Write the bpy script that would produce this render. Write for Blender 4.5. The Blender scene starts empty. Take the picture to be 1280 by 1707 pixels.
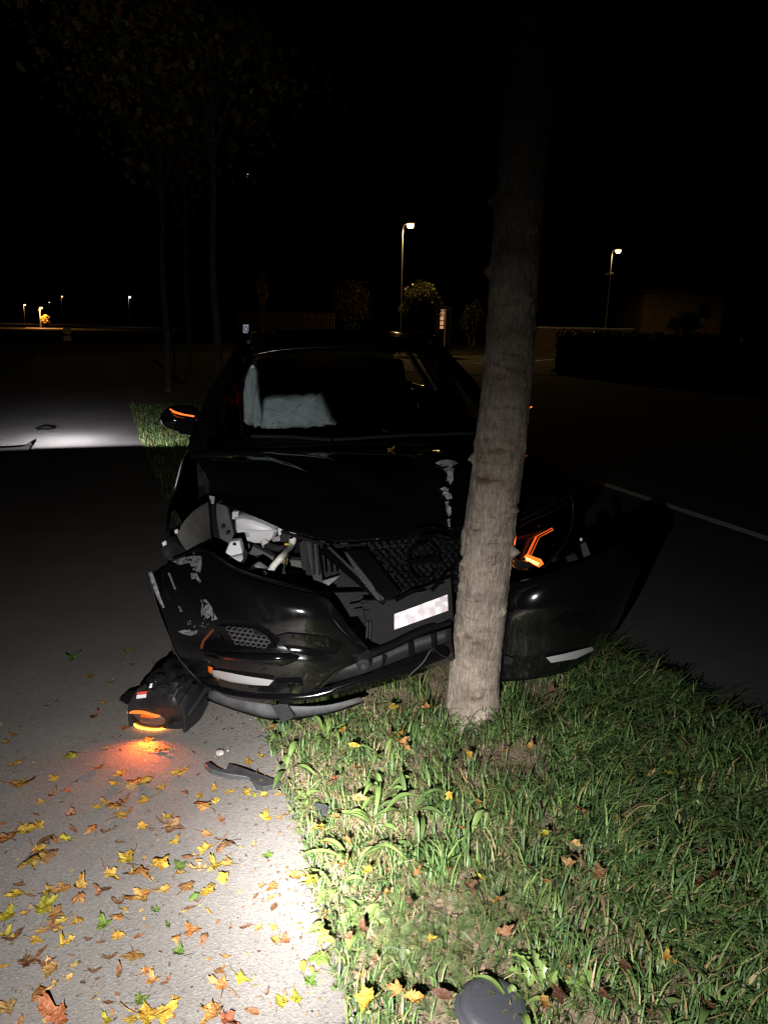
import bpy, bmesh, math, random
import numpy as np
from mathutils import Vector, Matrix, noise

random.seed(7); np.random.seed(7)
S = bpy.context.scene
COL = S.collection
R = math.radians

# ------------------------------------------------------------------ camera
CAM_H, FPX, PITCH, ROLL = 1.62, 1290.0, R(13.6), R(1.3)
cd = bpy.data.cameras.new('camera'); cam = bpy.data.objects.new('camera', cd); COL.objects.link(cam)
cd.sensor_fit = 'VERTICAL'; cd.sensor_height = 36.0; cd.lens = 36.0 * FPX / 1707.0
cd.clip_start = 0.02; cd.clip_end = 2000
cam.matrix_world = Matrix.Translation((0, 0, CAM_H)) @ Matrix.Rotation(R(90) - PITCH, 4, 'X') @ Matrix.Rotation(ROLL, 4, 'Z')
S.camera = cam

# ------------------------------------------------------------------ world (night) and exposure
w = bpy.data.worlds.new('World'); S.world = w; w.use_nodes = True
nt = w.node_tree; bg = nt.nodes['Background']
sky = nt.nodes.new('ShaderNodeTexSky'); sky.sky_type = 'NISHITA'; sky.sun_disc = False
sky.sun_elevation = R(-9.0); sky.sun_rotation = R(200)
nt.links.new(sky.outputs[0], bg.inputs[0]); bg.inputs[1].default_value = 0.05
S.view_settings.view_transform = 'Standard'; S.view_settings.look = 'None'
S.view_settings.exposure = 0.0; S.view_settings.gamma = 1.0
S.cycles.max_bounces = 7; S.cycles.diffuse_bounces = 0; S.cycles.glossy_bounces = 3
S.cycles.transparent_max_bounces = 12; S.cycles.transmission_bounces = 4
S.cycles.caustics_reflective = False; S.cycles.caustics_refractive = False
S.cycles.use_denoising = True; S.cycles.pixel_filter_type = 'BLACKMAN_HARRIS'; S.cycles.filter_width = 1.25
S.cycles.sample_clamp_indirect = 4.0

# ------------------------------------------------------------------ the responder's hand torch beside the camera (beam profile in nodes)
def beam_light(name, loc, target, power, color, radius, build, cone=165):
    ld = bpy.data.lights.new(name, 'SPOT'); ld.energy = power; ld.color = color
    ld.spot_size = R(cone); ld.spot_blend = 0.25; ld.shadow_soft_size = radius; ld.use_nodes = True
    o = bpy.data.objects.new(name, ld); COL.objects.link(o); o.location = loc
    o.rotation_euler = (Vector(target) - Vector(loc)).to_track_quat('-Z', 'Y').to_euler()
    t = ld.node_tree; em = next(n for n in t.nodes if n.type == 'EMISSION')
    tc = t.nodes.new('ShaderNodeTexCoord'); sp = t.nodes.new('ShaderNodeSeparateXYZ')
    t.links.new(tc.outputs['Normal'], sp.inputs[0])
    def mth(op, a, b=None, c=None):
        n = t.nodes.new('ShaderNodeMath'); n.operation = op
        for i, v in enumerate((a, b, c)):
            if v is None: continue
            if isinstance(v, (int, float)): n.inputs[i].default_value = v
            else: t.links.new(v, n.inputs[i])
        return n.outputs[0]
    t.links.new(build(mth, sp.outputs[0], sp.outputs[1], sp.outputs[2]), em.inputs['Strength'])
    return o

def torch_profile(m, x, y, z):
    az = m('ABSOLUTE', z)
    th = m('ARCCOSINE', m('MINIMUM', az, 1.0))
    def g(s, a): return m('MULTIPLY', m('EXPONENT', m('MULTIPLY', m('POWER', m('DIVIDE', th, R(s)), 2.0), -1.0)), a)
    ah = m('ARCTAN2', x, az); av = m('ARCTAN2', y, az)
    e = m('ADD', m('POWER', m('DIVIDE', m('ABSOLUTE', ah), R(34.0)), 2.0), m('POWER', m('DIVIDE', m('ABSOLUTE', av), R(21.5)), 2.0))
    spill = m('MULTIPLY', m('EXPONENT', m('MULTIPLY', e, -1.0)), 1.5)
    return m('ADD', m('ADD', g(6.5, 4.0), g(12.5, 1.5)), spill)
TORCH = (-0.20, 0.05, 1.26)
beam_light('hand_torch', TORCH, (-0.20, 2.08, 0.0), 520.0, (1.0, 0.965, 0.925), 0.010, torch_profile)

def far_profile(m, x, y, z):      # lamp with a sharp lower cut-off, like a dipped beam turned over
    az = m('MAXIMUM', m('ABSOLUTE', z), 0.001)
    h = m('DIVIDE', x, az); v = m('DIVIDE', y, az)
    gh = m('EXPONENT', m('MULTIPLY', m('POWER', m('DIVIDE', h, 0.10), 2.0), -1.0))
    vv = m('MULTIPLY', v, FAR_SIGN)
    up = m('EXPONENT', m('MULTIPLY', m('MAXIMUM', vv, 0.0), -1.0 / 0.0115))
    up2 = m('MULTIPLY', m('EXPONENT', m('MULTIPLY', m('MAXIMUM', vv, 0.0), -1.0 / 0.08)), 0.010)
    gh2 = m('EXPONENT', m('MULTIPLY', m('POWER', m('DIVIDE', m('ABSOLUTE', h), 0.40), 2.0), -1.0)); up3 = m('MULTIPLY', gh2, m('MULTIPLY', m('EXPONENT', m('MULTIPLY', m('MAXIMUM', vv, 0.0), -1.0 / 0.8)), 0.0034))
    cut = m('SMOOTH_MIN', m('MAXIMUM', m('DIVIDE', m('ADD', vv, 0.0015), 0.0025), 0.0), 1.0, 0.05)
    core = m('MULTIPLY', m('EXPONENT', m('MULTIPLY', m('ADD', m('POWER', m('DIVIDE', m('ABSOLUTE', h), 0.042), 2.0), m('POWER', m('DIVIDE', m('ABSOLUTE', m('SUBTRACT', vv, 0.006)), 0.0055), 2.0)), -1.0)), 1.5)
    return m('MULTIPLY', m('ADD', m('ADD', m('MULTIPLY', gh, m('ADD', up, up2)), up3), core), m('MULTIPLY', cut, 500.0))
FAR_SIGN = 1.0
FAR = (-0.55, 0.0, 1.25)
beam_light('second_torch', FAR, (-4.12, 9.9, 0.0), 210.0, (0.97, 0.95, 1.0), 0.01, far_profile, 62)

# ------------------------------------------------------------------ pixel helpers (pixels of the 1280 x 1707 photograph -> points in the place)
def ray(px, py):
    a = (px - 640) / FPX; b = -(py - 853.5) / FPX
    a, b = a * math.cos(ROLL) - b * math.sin(ROLL), a * math.sin(ROLL) + b * math.cos(ROLL)
    return Vector((a, math.cos(PITCH) + b * math.sin(PITCH), -math.sin(PITCH) + b * math.cos(PITCH)))
def P(px, py, Y):
    d = ray(px, py); t = Y / d.y; return Vector((d.x * t, Y, CAM_H + d.z * t))
def PZ(px, py, z=0.0):
    d = ray(px, py); t = (z - CAM_H) / d.z; return Vector((d.x * t, d.y * t, z))

# ------------------------------------------------------------------ materials
MATS = {}
def mat(name, col, rough=0.6, metal=0.0, coat=0.0, var=0.0, vscale=8.0, bump=0.0, bscale=60.0, spec=0.5, trans=0.0, emit=None, estr=0.0):
    if name in MATS: return MATS[name]
    m = bpy.data.materials.new(name); m.use_nodes = True; t = m.node_tree
    b = t.nodes['Principled BSDF']
    b.inputs['Base Color'].default_value = (*col, 1); b.inputs['Roughness'].default_value = rough
    b.inputs['Metallic'].default_value = metal; b.inputs['Coat Weight'].default_value = coat
    b.inputs['Coat Roughness'].default_value = 0.03; b.inputs['Specular IOR Level'].default_value = spec
    b.inputs['Transmission Weight'].default_value = trans
    if emit: b.inputs['Emission Color'].default_value = (*emit, 1); b.inputs['Emission Strength'].default_value = estr
    tc = t.nodes.new('ShaderNodeTexCoord')
    if var > 0:
        n = t.nodes.new('ShaderNodeTexNoise'); n.inputs['Scale'].default_value = vscale; n.inputs['Detail'].default_value = 6
        t.links.new(tc.outputs['Object'], n.inputs['Vector'])
        mp = t.nodes.new('ShaderNodeMapRange'); mp.inputs[1].default_value = 0.3; mp.inputs[2].default_value = 0.7
        mp.inputs[3].default_value = 1 - var; mp.inputs[4].default_value = 1 + var
        t.links.new(n.outputs[0], mp.inputs[0])
        vm = t.nodes.new('ShaderNodeVectorMath'); vm.operation = 'SCALE'; vm.inputs[0].default_value = col
        t.links.new(mp.outputs[0], vm.inputs['Scale']); t.links.new(vm.outputs[0], b.inputs['Base Color'])
    if bump > 0:
        n2 = t.nodes.new('ShaderNodeTexNoise'); n2.inputs['Scale'].default_value = bscale; n2.inputs['Detail'].default_value = 5
        t.links.new(tc.outputs['Object'], n2.inputs['Vector'])
        bp = t.nodes.new('ShaderNodeBump'); bp.inputs['Strength'].default_value = bump; bp.inputs['Distance'].default_value = 0.01
        t.links.new(n2.outputs[0], bp.inputs['Height']); t.links.new(bp.outputs[0], b.inputs['Normal'])
    MATS[name] = m
    return m

def nodes(m):
    t = m.node_tree
    def N(kind, **kw):
        n = t.nodes.new(kind)
        for k, v in kw.items():
            if k.startswith('i_'):
                key = k[2:]; n.inputs[int(key) if key.isdigit() else key.replace('_', ' ')].default_value = v
            else: setattr(n, k, v)
        return n
    return t, N, t.nodes['Principled BSDF']
def ramp(N, stops):
    r = N('ShaderNodeValToRGB'); e = r.color_ramp.elements
    while len(e) < len(stops): e.new(0.5)
    for k, (p, c) in enumerate(stops): e[k].position = p; e[k].color = (*c, 1)
    return r

def asphalt(name, c_lo, c_hi, speck, scale=190):
    m = mat(name, c_lo, 0.88); t, N, b = nodes(m)
    tc = N('ShaderNodeTexCoord')
    v = N('ShaderNodeTexVoronoi', i_Scale=scale); t.links.new(tc.outputs['Object'], v.inputs['Vector'])
    v2 = N('ShaderNodeTexNoise', i_Scale=1.3, i_Detail=8.0, i_Roughness=0.65); t.links.new(tc.outputs['Object'], v2.inputs['Vector'])
    v3 = N('ShaderNodeTexNoise', i_Scale=420.0, i_Detail=2.0); t.links.new(tc.outputs['Object'], v3.inputs['Vector'])
    r1 = ramp(N, [(0.32, c_lo), (0.68, c_hi)]); t.links.new(v2.outputs[0], r1.inputs[0])
    sp = N('ShaderNodeSeparateColor'); t.links.new(v.outputs['Color'], sp.inputs[0])
    r2 = ramp(N, [(0.0, (1 - speck,) * 3), (0.14, (1 - speck * 0.25,) * 3), (0.82, (1.0,) * 3), (1.0, (1 + speck * 0.7,) * 3)])
    t.links.new(sp.outputs[0], r2.inputs[0])
    mx = N('ShaderNodeMix', data_type='RGBA', blend_type='MULTIPLY'); mx.inputs[0].default_value = 1
    t.links.new(r1.outputs[0], mx.inputs[6]); t.links.new(r2.outputs[0], mx.inputs[7])
    r3 = ramp(N, [(0.3, (0.75,) * 3), (0.7, (1.2,) * 3)]); t.links.new(v3.outputs[0], r3.inputs[0])
    mx2 = N('ShaderNodeMix', data_type='RGBA', blend_type='MULTIPLY'); mx2.inputs[0].default_value = 1
    t.links.new(mx.outputs[2], mx2.inputs[6]); t.links.new(r3.outputs[0], mx2.inputs[7])
    t.links.new(mx2.outputs[2], b.inputs['Base Color'])
    bp = N('ShaderNodeBump', i_Strength=0.32, i_Distance=0.004); t.links.new(v.outputs['Distance'], bp.inputs['Height'])
    t.links.new(bp.outputs[0], b.inputs['Normal'])
    return m

def vcol_mat(name, rough=0.55, sub=0.0, spec=0.35):
    m = mat(name, (0.1, 0.1, 0.1), rough, spec=spec); t, N, b = nodes(m)
    a = N('ShaderNodeAttribute', attribute_name='tint'); t.links.new(a.outputs['Color'], b.inputs['Base Color'])
    if sub:
        tr = N('ShaderNodeBsdfTranslucent'); t.links.new(a.outputs['Color'], tr.inputs['Color'])
        mx = N('ShaderNodeMixShader', i_0=sub); t.links.new(b.outputs[0], mx.inputs[1]); t.links.new(tr.outputs[0], mx.inputs[2])
        t.links.new(mx.outputs[0], t.nodes['Material Output'].inputs[0])
    return m

def pane(name, tint=(0.9, 0.95, 1.0), refl=1.0, rough=0.01):     # thin sheet of glass or clear plastic
    m = bpy.data.materials.new(name); m.use_nodes = True; t = m.node_tree; t.nodes.clear()
    o = t.nodes.new('ShaderNodeOutputMaterial'); tr = t.nodes.new('ShaderNodeBsdfTransparent'); tr.inputs[0].default_value = (*tint, 1)
    gl = t.nodes.new('ShaderNodeBsdfGlossy'); gl.inputs['Roughness'].default_value = rough
    fr = t.nodes.new('ShaderNodeFresnel'); fr.inputs[0].default_value = 1.45
    mu = t.nodes.new('ShaderNodeMath'); mu.operation = 'MULTIPLY'; mu.inputs[1].default_value = refl
    mx = t.nodes.new('ShaderNodeMixShader')
    t.links.new(fr.outputs[0], mu.inputs[0]); t.links.new(mu.outputs[0], mx.inputs[0])
    t.links.new(tr.outputs[0], mx.inputs[1]); t.links.new(gl.outputs[0], mx.inputs[2]); t.links.new(mx.outputs[0], o.inputs[0])
    MATS[name] = m
    return m

def emitter(name, col, strength):
    m = mat(name, (0.1 * col[0], 0.1 * col[1], 0.1 * col[2]), 0.4, emit=col, estr=strength); return m

# ------------------------------------------------------------------ mesh helpers
def tag(o, label=None, cat=None, group=None, kind=None):
    if label: o['label'] = label
    if cat: o['category'] = cat
    if group: o['group'] = group
    if kind: o['kind'] = kind
    return o
def empty(name, loc):
    o = bpy.data.objects.new(name, None); o.empty_display_size = 0.1; COL.objects.link(o); o.location = loc; return o
def obj(name, verts, faces, m, parent=None, smooth=True, base=None):
    """verts in world space; stored relative to the thing's base"""
    org = Vector((0, 0, 0))
    if parent is not None:
        p = parent
        while p is not None: org = org + p.location; p = p.parent
    elif base is not None: org = Vector(base)
    me = bpy.data.meshes.new(name)
    me.from_pydata([tuple(Vector(v) - org) for v in verts], [], faces); me.update()
    if smooth: me.polygons.foreach_set('use_smooth', [True] * len(me.polygons))
    me.materials.append(m if not isinstance(m, str) else MATS[m])
    o = bpy.data.objects.new(name, me); COL.objects.link(o)
    if parent is not None: o.parent = parent
    elif base is not None: o.location = base
    return o
def fix(o, bevel=0.0, solid=0.0, seg=2, sub=0, ang=40):
    me = o.data
    bm = bmesh.new(); bm.from_mesh(me); bmesh.ops.remove_doubles(bm, verts=bm.verts, dist=1e-5)
    bmesh.ops.recalc_face_normals(bm, faces=bm.faces); bm.to_mesh(me); bm.free()
    if solid: md = o.modifiers.new('thick', 'SOLIDIFY'); md.thickness = solid; md.offset = 0
    if bevel: md = o.modifiers.new('bev', 'BEVEL'); md.width = bevel; md.segments = seg; md.limit_method = 'ANGLE'; md.angle_limit = R(35)
    if sub: md = o.modifiers.new('sub', 'SUBSURF'); md.levels = sub; md.render_levels = sub
    if not sub:
        try: me.set_sharp_from_angle(angle=R(ang))
        except Exception: pass
    return o
def grid_faces(nr, nc, close_c=False):
    f = []
    for i in range(nr - 1):
        for j in range(nc - 1 + (1 if close_c else 0)):
            a = i * nc + j; b = i * nc + (j + 1) % nc
            f.append((a, b, b + nc, a + nc))
    return f
def cr(pts, n):
    """Catmull-Rom through the points, n samples per span"""
    pts = [Vector(p) for p in pts]; out = []
    q = [pts[0] * 2 - pts[1]] + pts + [pts[-1] * 2 - pts[-2]]
    for i in range(1, len(q) - 2):
        for k in range(n):
            t = k / n; a, b, c, d = q[i - 1], q[i], q[i + 1], q[i + 2]
            out.append(0.5 * ((2 * b) + (c - a) * t + (2 * a - 5 * b + 4 * c - d) * t * t + (3 * b - a - 3 * c + d) * t ** 3))
    out.append(pts[-1]); return out
def patch(rows, n=4, nv=None):
    """smooth surface through a grid of control points -> (verts, nrows, ncols)"""
    nv = nv or n
    rr = [cr(r, n) for r in rows]
    cols = [cr([r[j] for r in rr], nv) for j in range(len(rr[0]))]
    nr, nc = len(cols[0]), len(cols)
    return [cols[j][i] for i in range(nr) for j in range(nc)], nr, nc
def patch_obj(name, rows, m, parent, n=4, solid=0.004, nv=None):
    v, nr, nc = patch(rows, n, nv)
    return fix(obj(name, v, grid_faces(nr, nc), m, parent), solid=solid)
def prism(name, poly, depth, m, parent=None, bevel=0.003, base=None, smooth=True):
    """closed outline (world points) pushed back by the depth vector"""
    n = len(poly); d = Vector(depth) if not isinstance(depth, (int, float)) else Vector((0, depth, 0))
    v = [Vector(p) for p in poly] + [Vector(p) + d for p in poly]
    f = [tuple(range(n)), tuple(range(2 * n - 1, n - 1, -1))] + [(i, (i + 1) % n, n + (i + 1) % n, n + i) for i in range(n)]
    return fix(obj(name, v, f, m, parent, smooth, base), bevel=bevel)
def tube_data(pts, rad, n=8, caps=True):
    pts = [Vector(p) for p in pts]; v = []; f = []
    rads = rad if isinstance(rad, (list, tuple)) else [rad] * len(pts)
    up = None
    for i, p in enumerate(pts):
        t = (pts[min(i + 1, len(pts) - 1)] - pts[max(i - 1, 0)]).normalized()
        if up is None: up = t.orthogonal().normalized()
        up = (up - t * up.dot(t)); up = up.normalized() if up.length > 1e-6 else t.orthogonal().normalized()
        s = t.cross(up)
        for k in range(n):
            a = 2 * math.pi * k / n; v.append(p + (up * math.cos(a) + s * math.sin(a)) * rads[i])
    f = grid_faces(len(pts), n, True)
    if caps: f.append(tuple(range(n - 1, -1, -1))); f.append(tuple(range((len(pts) - 1) * n, len(pts) * n)))
    return v, f
def tube(name, pts, rad, m, parent=None, n=8, base=None):
    v, f = tube_data(pts, rad, n); return fix(obj(name, v, f, m, parent, True, base))
def bar(name, a, b, wdt, hgt, m, parent=None, up=(0, 0, 1), bevel=0.002):
    a = Vector(a); b = Vector(b); t = (b - a).normalized(); u = Vector(up); s = t.cross(u).normalized(); u = s.cross(t).normalized()
    v = [q + s * (i * wdt / 2) + u * (j * hgt / 2) for q in (a, b) for i, j in ((-1, -1), (1, -1), (1, 1), (-1, 1))]
    f = [(0, 1, 2, 3), (7, 6, 5, 4), (0, 4, 5, 1), (1, 5, 6, 2), (2, 6, 7, 3), (3, 7, 4, 0)]
    return fix(obj(name, v, f, m, parent), bevel=bevel)
def box(name, lo, hi, m, parent=None, bevel=0.01, base=None):
    x0, y0, z0 = lo; x1, y1, z1 = hi
    v = [(x, y, z) for z in (z0, z1) for x, y in ((x0, y0), (x1, y0), (x1, y1), (x0, y1))]
    f = [(3, 2, 1, 0), (4, 5, 6, 7), (0, 1, 5, 4), (1, 2, 6, 5), (2, 3, 7, 6), (3, 0, 4, 7)]
    return fix(obj(name, v, f, m, parent, True, base), bevel=bevel)

def to_px(Q):
    d = np.array(Q) - np.array([0, 0, CAM_H]); zc = d[:, 1] * math.cos(PITCH) - d[:, 2] * math.sin(PITCH); u = d[:, 1] * math.sin(PITCH) + d[:, 2] * math.cos(PITCH)
    a, b = d[:, 0] / zc, u / zc; a, b = a * math.cos(ROLL) + b * math.sin(ROLL), -a * math.sin(ROLL) + b * math.cos(ROLL)
    return np.stack([640 + a * FPX, 853.5 - b * FPX], 1)
FRONT = False
def set_surf(rows):
    global SURF
    v, nr, nc = patch([[P(*q) for q in r] for r in rows], 10); Q = np.array([list(q) for q in v]); SURF = (Q, to_px(Q))
def px_surface(px, py):
    Q, X = SURF; e = (X[:, 0] - px) ** 2 + (X[:, 1] - py) ** 2; k = np.argpartition(e, 6)[:6]
    if FRONT: return float(Q[e < max(40.0, 2 * e.min()), 1].min())
    wgt = 1 / (e[k] + 0.5)
    return float((Q[k, 1] * wgt).sum() / wgt.sum())
def decal(name, outline, m, parent, off=0.006, th=0.003, cuts=2, dome=0.0):
    """an insert that follows the bumper skin: outline in pixels, subdivided and laid on the surface"""
    bm = bmesh.new(); pts = [Vector((a, b, 0)) for a, b in outline]
    bm.faces.new([bm.verts.new(p) for p in pts]); bmesh.ops.triangulate(bm, faces=bm.faces)
    for _ in range(cuts): bmesh.ops.subdivide_edges(bm, edges=bm.edges, cuts=1, use_grid_fill=True)
    bmesh.ops.triangulate(bm, faces=bm.faces); bm.verts.index_update()
    edge = {v.index for e in bm.edges if e.is_boundary for v in e.verts}
    V2 = [(v.co.x, v.co.y) for v in bm.verts]; F = [tuple(v.index for v in f.verts) for f in bm.faces]; B = [tuple(v.index for v in e.verts) for e in bm.edges if e.is_boundary]; bm.free()
    n = len(V2); ys_ = [px_surface(a, b) for a, b in V2]
    front = [P(a, b, y - off - th - (0.0 if i in edge else dome)) for i, ((a, b), y) in enumerate(zip(V2, ys_))]; back = [P(a, b, y - off + 0.012) for (a, b), y in zip(V2, ys_)]
    f = F + [(c + n, b + n, a + n) for a, b, c in F] + [(a, b, b + n, a + n) for a, b in B]
    return fix(obj(name, front + back, f, m, parent))

# ------------------------------------------------------------------ palette
asphalt('path_asphalt', (0.112, 0.103, 0.096), (0.160, 0.148, 0.139), 0.36, 170)
asphalt('road_asphalt', (0.040, 0.039, 0.040), (0.060, 0.058, 0.058), 0.4, 150)
mat('soil', (0.17, 0.125, 0.085), 0.95, var=0.45, vscale=14, bump=0.8, bscale=70)
mat('field', (0.045, 0.052, 0.022), 0.95, var=0.4, vscale=3, bump=0.8, bscale=30)
mat('white_paint', (0.82, 0.82, 0.80), 0.6, var=0.18, vscale=12)
vcol_mat('grass_blade', 0.5, 0.25); vcol_mat('herb_leaf', 0.42, 0.2)
mat('paint', (0.0035, 0.0035, 0.004), 0.13, coat=1.0, spec=0.5)
mat('gloss_black', (0.0025, 0.0025, 0.003), 0.08, spec=0.5)
mat('plastic', (0.0045, 0.0045, 0.005), 0.45, spec=0.15, bump=0.25, bscale=300)
mat('plastic_grey', (0.013, 0.013, 0.0145), 0.45, spec=0.2, var=0.25, vscale=20, bump=0.2, bscale=200)
mat('liner', (0.13, 0.126, 0.118), 0.75, var=0.3, vscale=9, bump=0.3, bscale=80)
mat('inner_metal', (0.085, 0.083, 0.083), 0.55, spec=0.25, var=0.25, vscale=14, bump=0.1, bscale=60)
mat('bare_metal', (0.35, 0.35, 0.36), 0.5, metal=0.7, var=0.3, vscale=30)
mat('milky', (0.72, 0.73, 0.76), 0.38, var=0.12, vscale=16)
mat('milky_warm', (0.70, 0.70, 0.65), 0.42, var=0.1, vscale=18)
mat('fluid_blue', (0.35, 0.40, 0.52), 0.38)
mat('rubber', (0.012, 0.012, 0.013), 0.75, bump=0.3, bscale=90)
mat('rim', (0.12, 0.12, 0.125), 0.35, metal=0.8)
mat('yellow_clip', (0.65, 0.42, 0.03), 0.45)
mat('airbag', (0.80, 0.95, 0.95), 0.85, bump=0.7, bscale=26, var=0.12, vscale=10)
mat('cabin', (0.007, 0.007, 0.008), 0.8, spec=0.1)
mat('seat_cloth', (0.003, 0.003, 0.0035), 0.9, spec=0.1)
mat('chrome', (0.62, 0.62, 0.63), 0.16, metal=1.0)
mat('scuff', (0.13, 0.13, 0.14), 0.6, var=0.8, vscale=70)
mat('sticker_white', (0.7, 0.7, 0.72), 0.5); mat('sticker_red', (0.6, 0.07, 0.04), 0.5)
pane('glass', (0.95, 0.97, 0.97), 0.7); pane('lens', (0.95, 0.95, 0.95), 0.8); pane('privacy_glass', (0.18, 0.19, 0.19), 0.7)
emitter('amber', (1.0, 0.15, 0.022), 1.9); emitter('amber_hot', (1.0, 0.42, 0.08), 7.0); emitter('amber_dim', (1.0, 0.11, 0.012), 1.1)
mat('amber_lens', (0.55, 0.09, 0.01), 0.2)
mat('leaf_stalk', (0.25, 0.15, 0.06), 0.7)

# ------------------------------------------------------------------ the ground
def interp(tab, y):
    if y <= tab[0][0]: (y0, x0), (y1, x1) = tab[0], tab[1]
    elif y >= tab[-1][0]: (y0, x0), (y1, x1) = tab[-2], tab[-1]
    else:
        for k in range(len(tab) - 1):
            if tab[k][0] <= y <= tab[k + 1][0]: (y0, x0), (y1, x1) = tab[k], tab[k + 1]; break
    return x0 + (x1 - x0) * (y - y0) / (y1 - y0)
LEFT = [(-6, 2.1), (1.5, -0.085), (2.18, -0.26), (2.85, -0.49), (4.0, -0.91), (10.25, -3.27), (14, -4.62), (34, -11.8)]
RIGHT = [(-6, 5.1), (1.5, 2.08), (2.75, 1.54), (3.66, 1.12), (6, 0.22), (10, -1.2), (14, -2.62), (34, -9.8)]
def xl(y): return interp(LEFT, y)
def xr(y): return interp(RIGHT, y)
def wob(y, s): return 0.045 * noise.noise(Vector((s, y * 1.7, 0))) + 0.025 * noise.noise(Vector((s, y * 6.0, 3)))
def verge_z(x, y):
    a, b = xl(y), xr(y); t = (x - a) / (b - a); t = min(1, max(0, t))
    h = 0.03 * math.sin(math.pi * t) ** 0.7 + 0.01 * noise.noise(Vector((x * 3, y * 3, 0))) + 0.012 * noise.noise(Vector((x * 9, y * 9, 5)))
    d = math.hypot(x - 0.39, y - 2.95)
    return 0.006 + max(0, h) - 0.02 * math.exp(-(d / 0.3) ** 2)

tag(obj('ground', [(-400, -60, -0.06), (400, -60, -0.06), (400, 900, -0.06), (-400, 900, -0.06)], [(0, 1, 2, 3)], 'field'), kind='structure')
ys = [-6 + 0.5 * k for k in range(81)]
def strip(name, fx0, fx1, z, m, yy, nx=2):
    v = []
    for y in yy:
        a, b = fx0(y), fx1(y)
        for i in range(nx): v.append((a + (b - a) * i / (nx - 1), y, z))
    return tag(obj(name, v, grid_faces(len(yy), nx), m, smooth=False), kind='structure')
strip('path', lambda y: xl(y) - 3.3 - 0.06 * math.sin(y * 2.1), lambda y: xl(y) + 0.35, 0.0, 'path_asphalt', [-6 + 0.25 * k for k in range(161)])
road = strip('road', lambda y: xr(y) - 0.3, lambda y: xr(y) + 6.1, -0.02, 'road_asphalt', ys)
yy = [-3 + 0.07 * k for k in range(330)]
v = []; NX = 30
for y in yy:
    a, b = xl(y) + wob(y, 1.0), xr(y) + wob(y, 9.0)
    for i in range(NX):
        x = a + (b - a) * i / (NX - 1); z = verge_z(x, y)
        if i == 0: z = -0.03
        if i == NX - 1: z = -0.05
        v.append((x, y, z))
tag(obj('verge', v, grid_faces(len(yy), NX), 'soil'), kind='structure')
# the crossing road in the distance and its lit kerb lines
tag(obj('lamp_pool_patch', [PZ(40, 549, -0.04), PZ(106, 549, -0.04), PZ(112, 542, -0.04), PZ(48, 542, -0.04)], [(0, 1, 2, 3)], mat('lamp_pool_pale', (0.30, 0.28, 0.26), 0.9, var=0.2, vscale=0.5), smooth=False), kind='structure')  # pale patch added so the ground under the far left lamp looks lit
cross = tag(obj('cross_road', [(-60, 44, -0.035), (-60, 50, -0.035), (-8, 33.5, -0.035), (-8, 39.5, -0.035), (3.0, 28, -0.035), (3.0, 40, -0.035), (40, 42, -0.035), (40, 54, -0.035)],
          [(0, 2, 3, 1), (2, 4, 5, 3), (4, 6, 7, 5)], 'road_asphalt', smooth=False), kind='structure')
def dash(y0, y1, off, wid, parent, z=-0.016):
    v = []
    for y in np.linspace(y0, y1, 6):
        c = xr(y) + off; v += [(c - wid / 2, y, z), (c + wid / 2, y, z)]
    return obj('line_marking', v, grid_faces(6, 2), 'white_paint', parent, smooth=False)
for y0, y1 in ((2.5, 8.5), (12.5, 18.5), (22.5, 28)): dash(y0, y1, 2.98, 0.13, road)
for a, b in (((780, 604), (832, 611)), ((868, 603), (931, 599))):
    p, q = PZ(*a, -0.03), PZ(*b, -0.03); d = Vector((0, 0.35, 0))
    obj('line_marking', [p, q, q + d, p + d], [(0, 1, 2, 3)], 'white_paint', cross, smooth=False)

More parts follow.
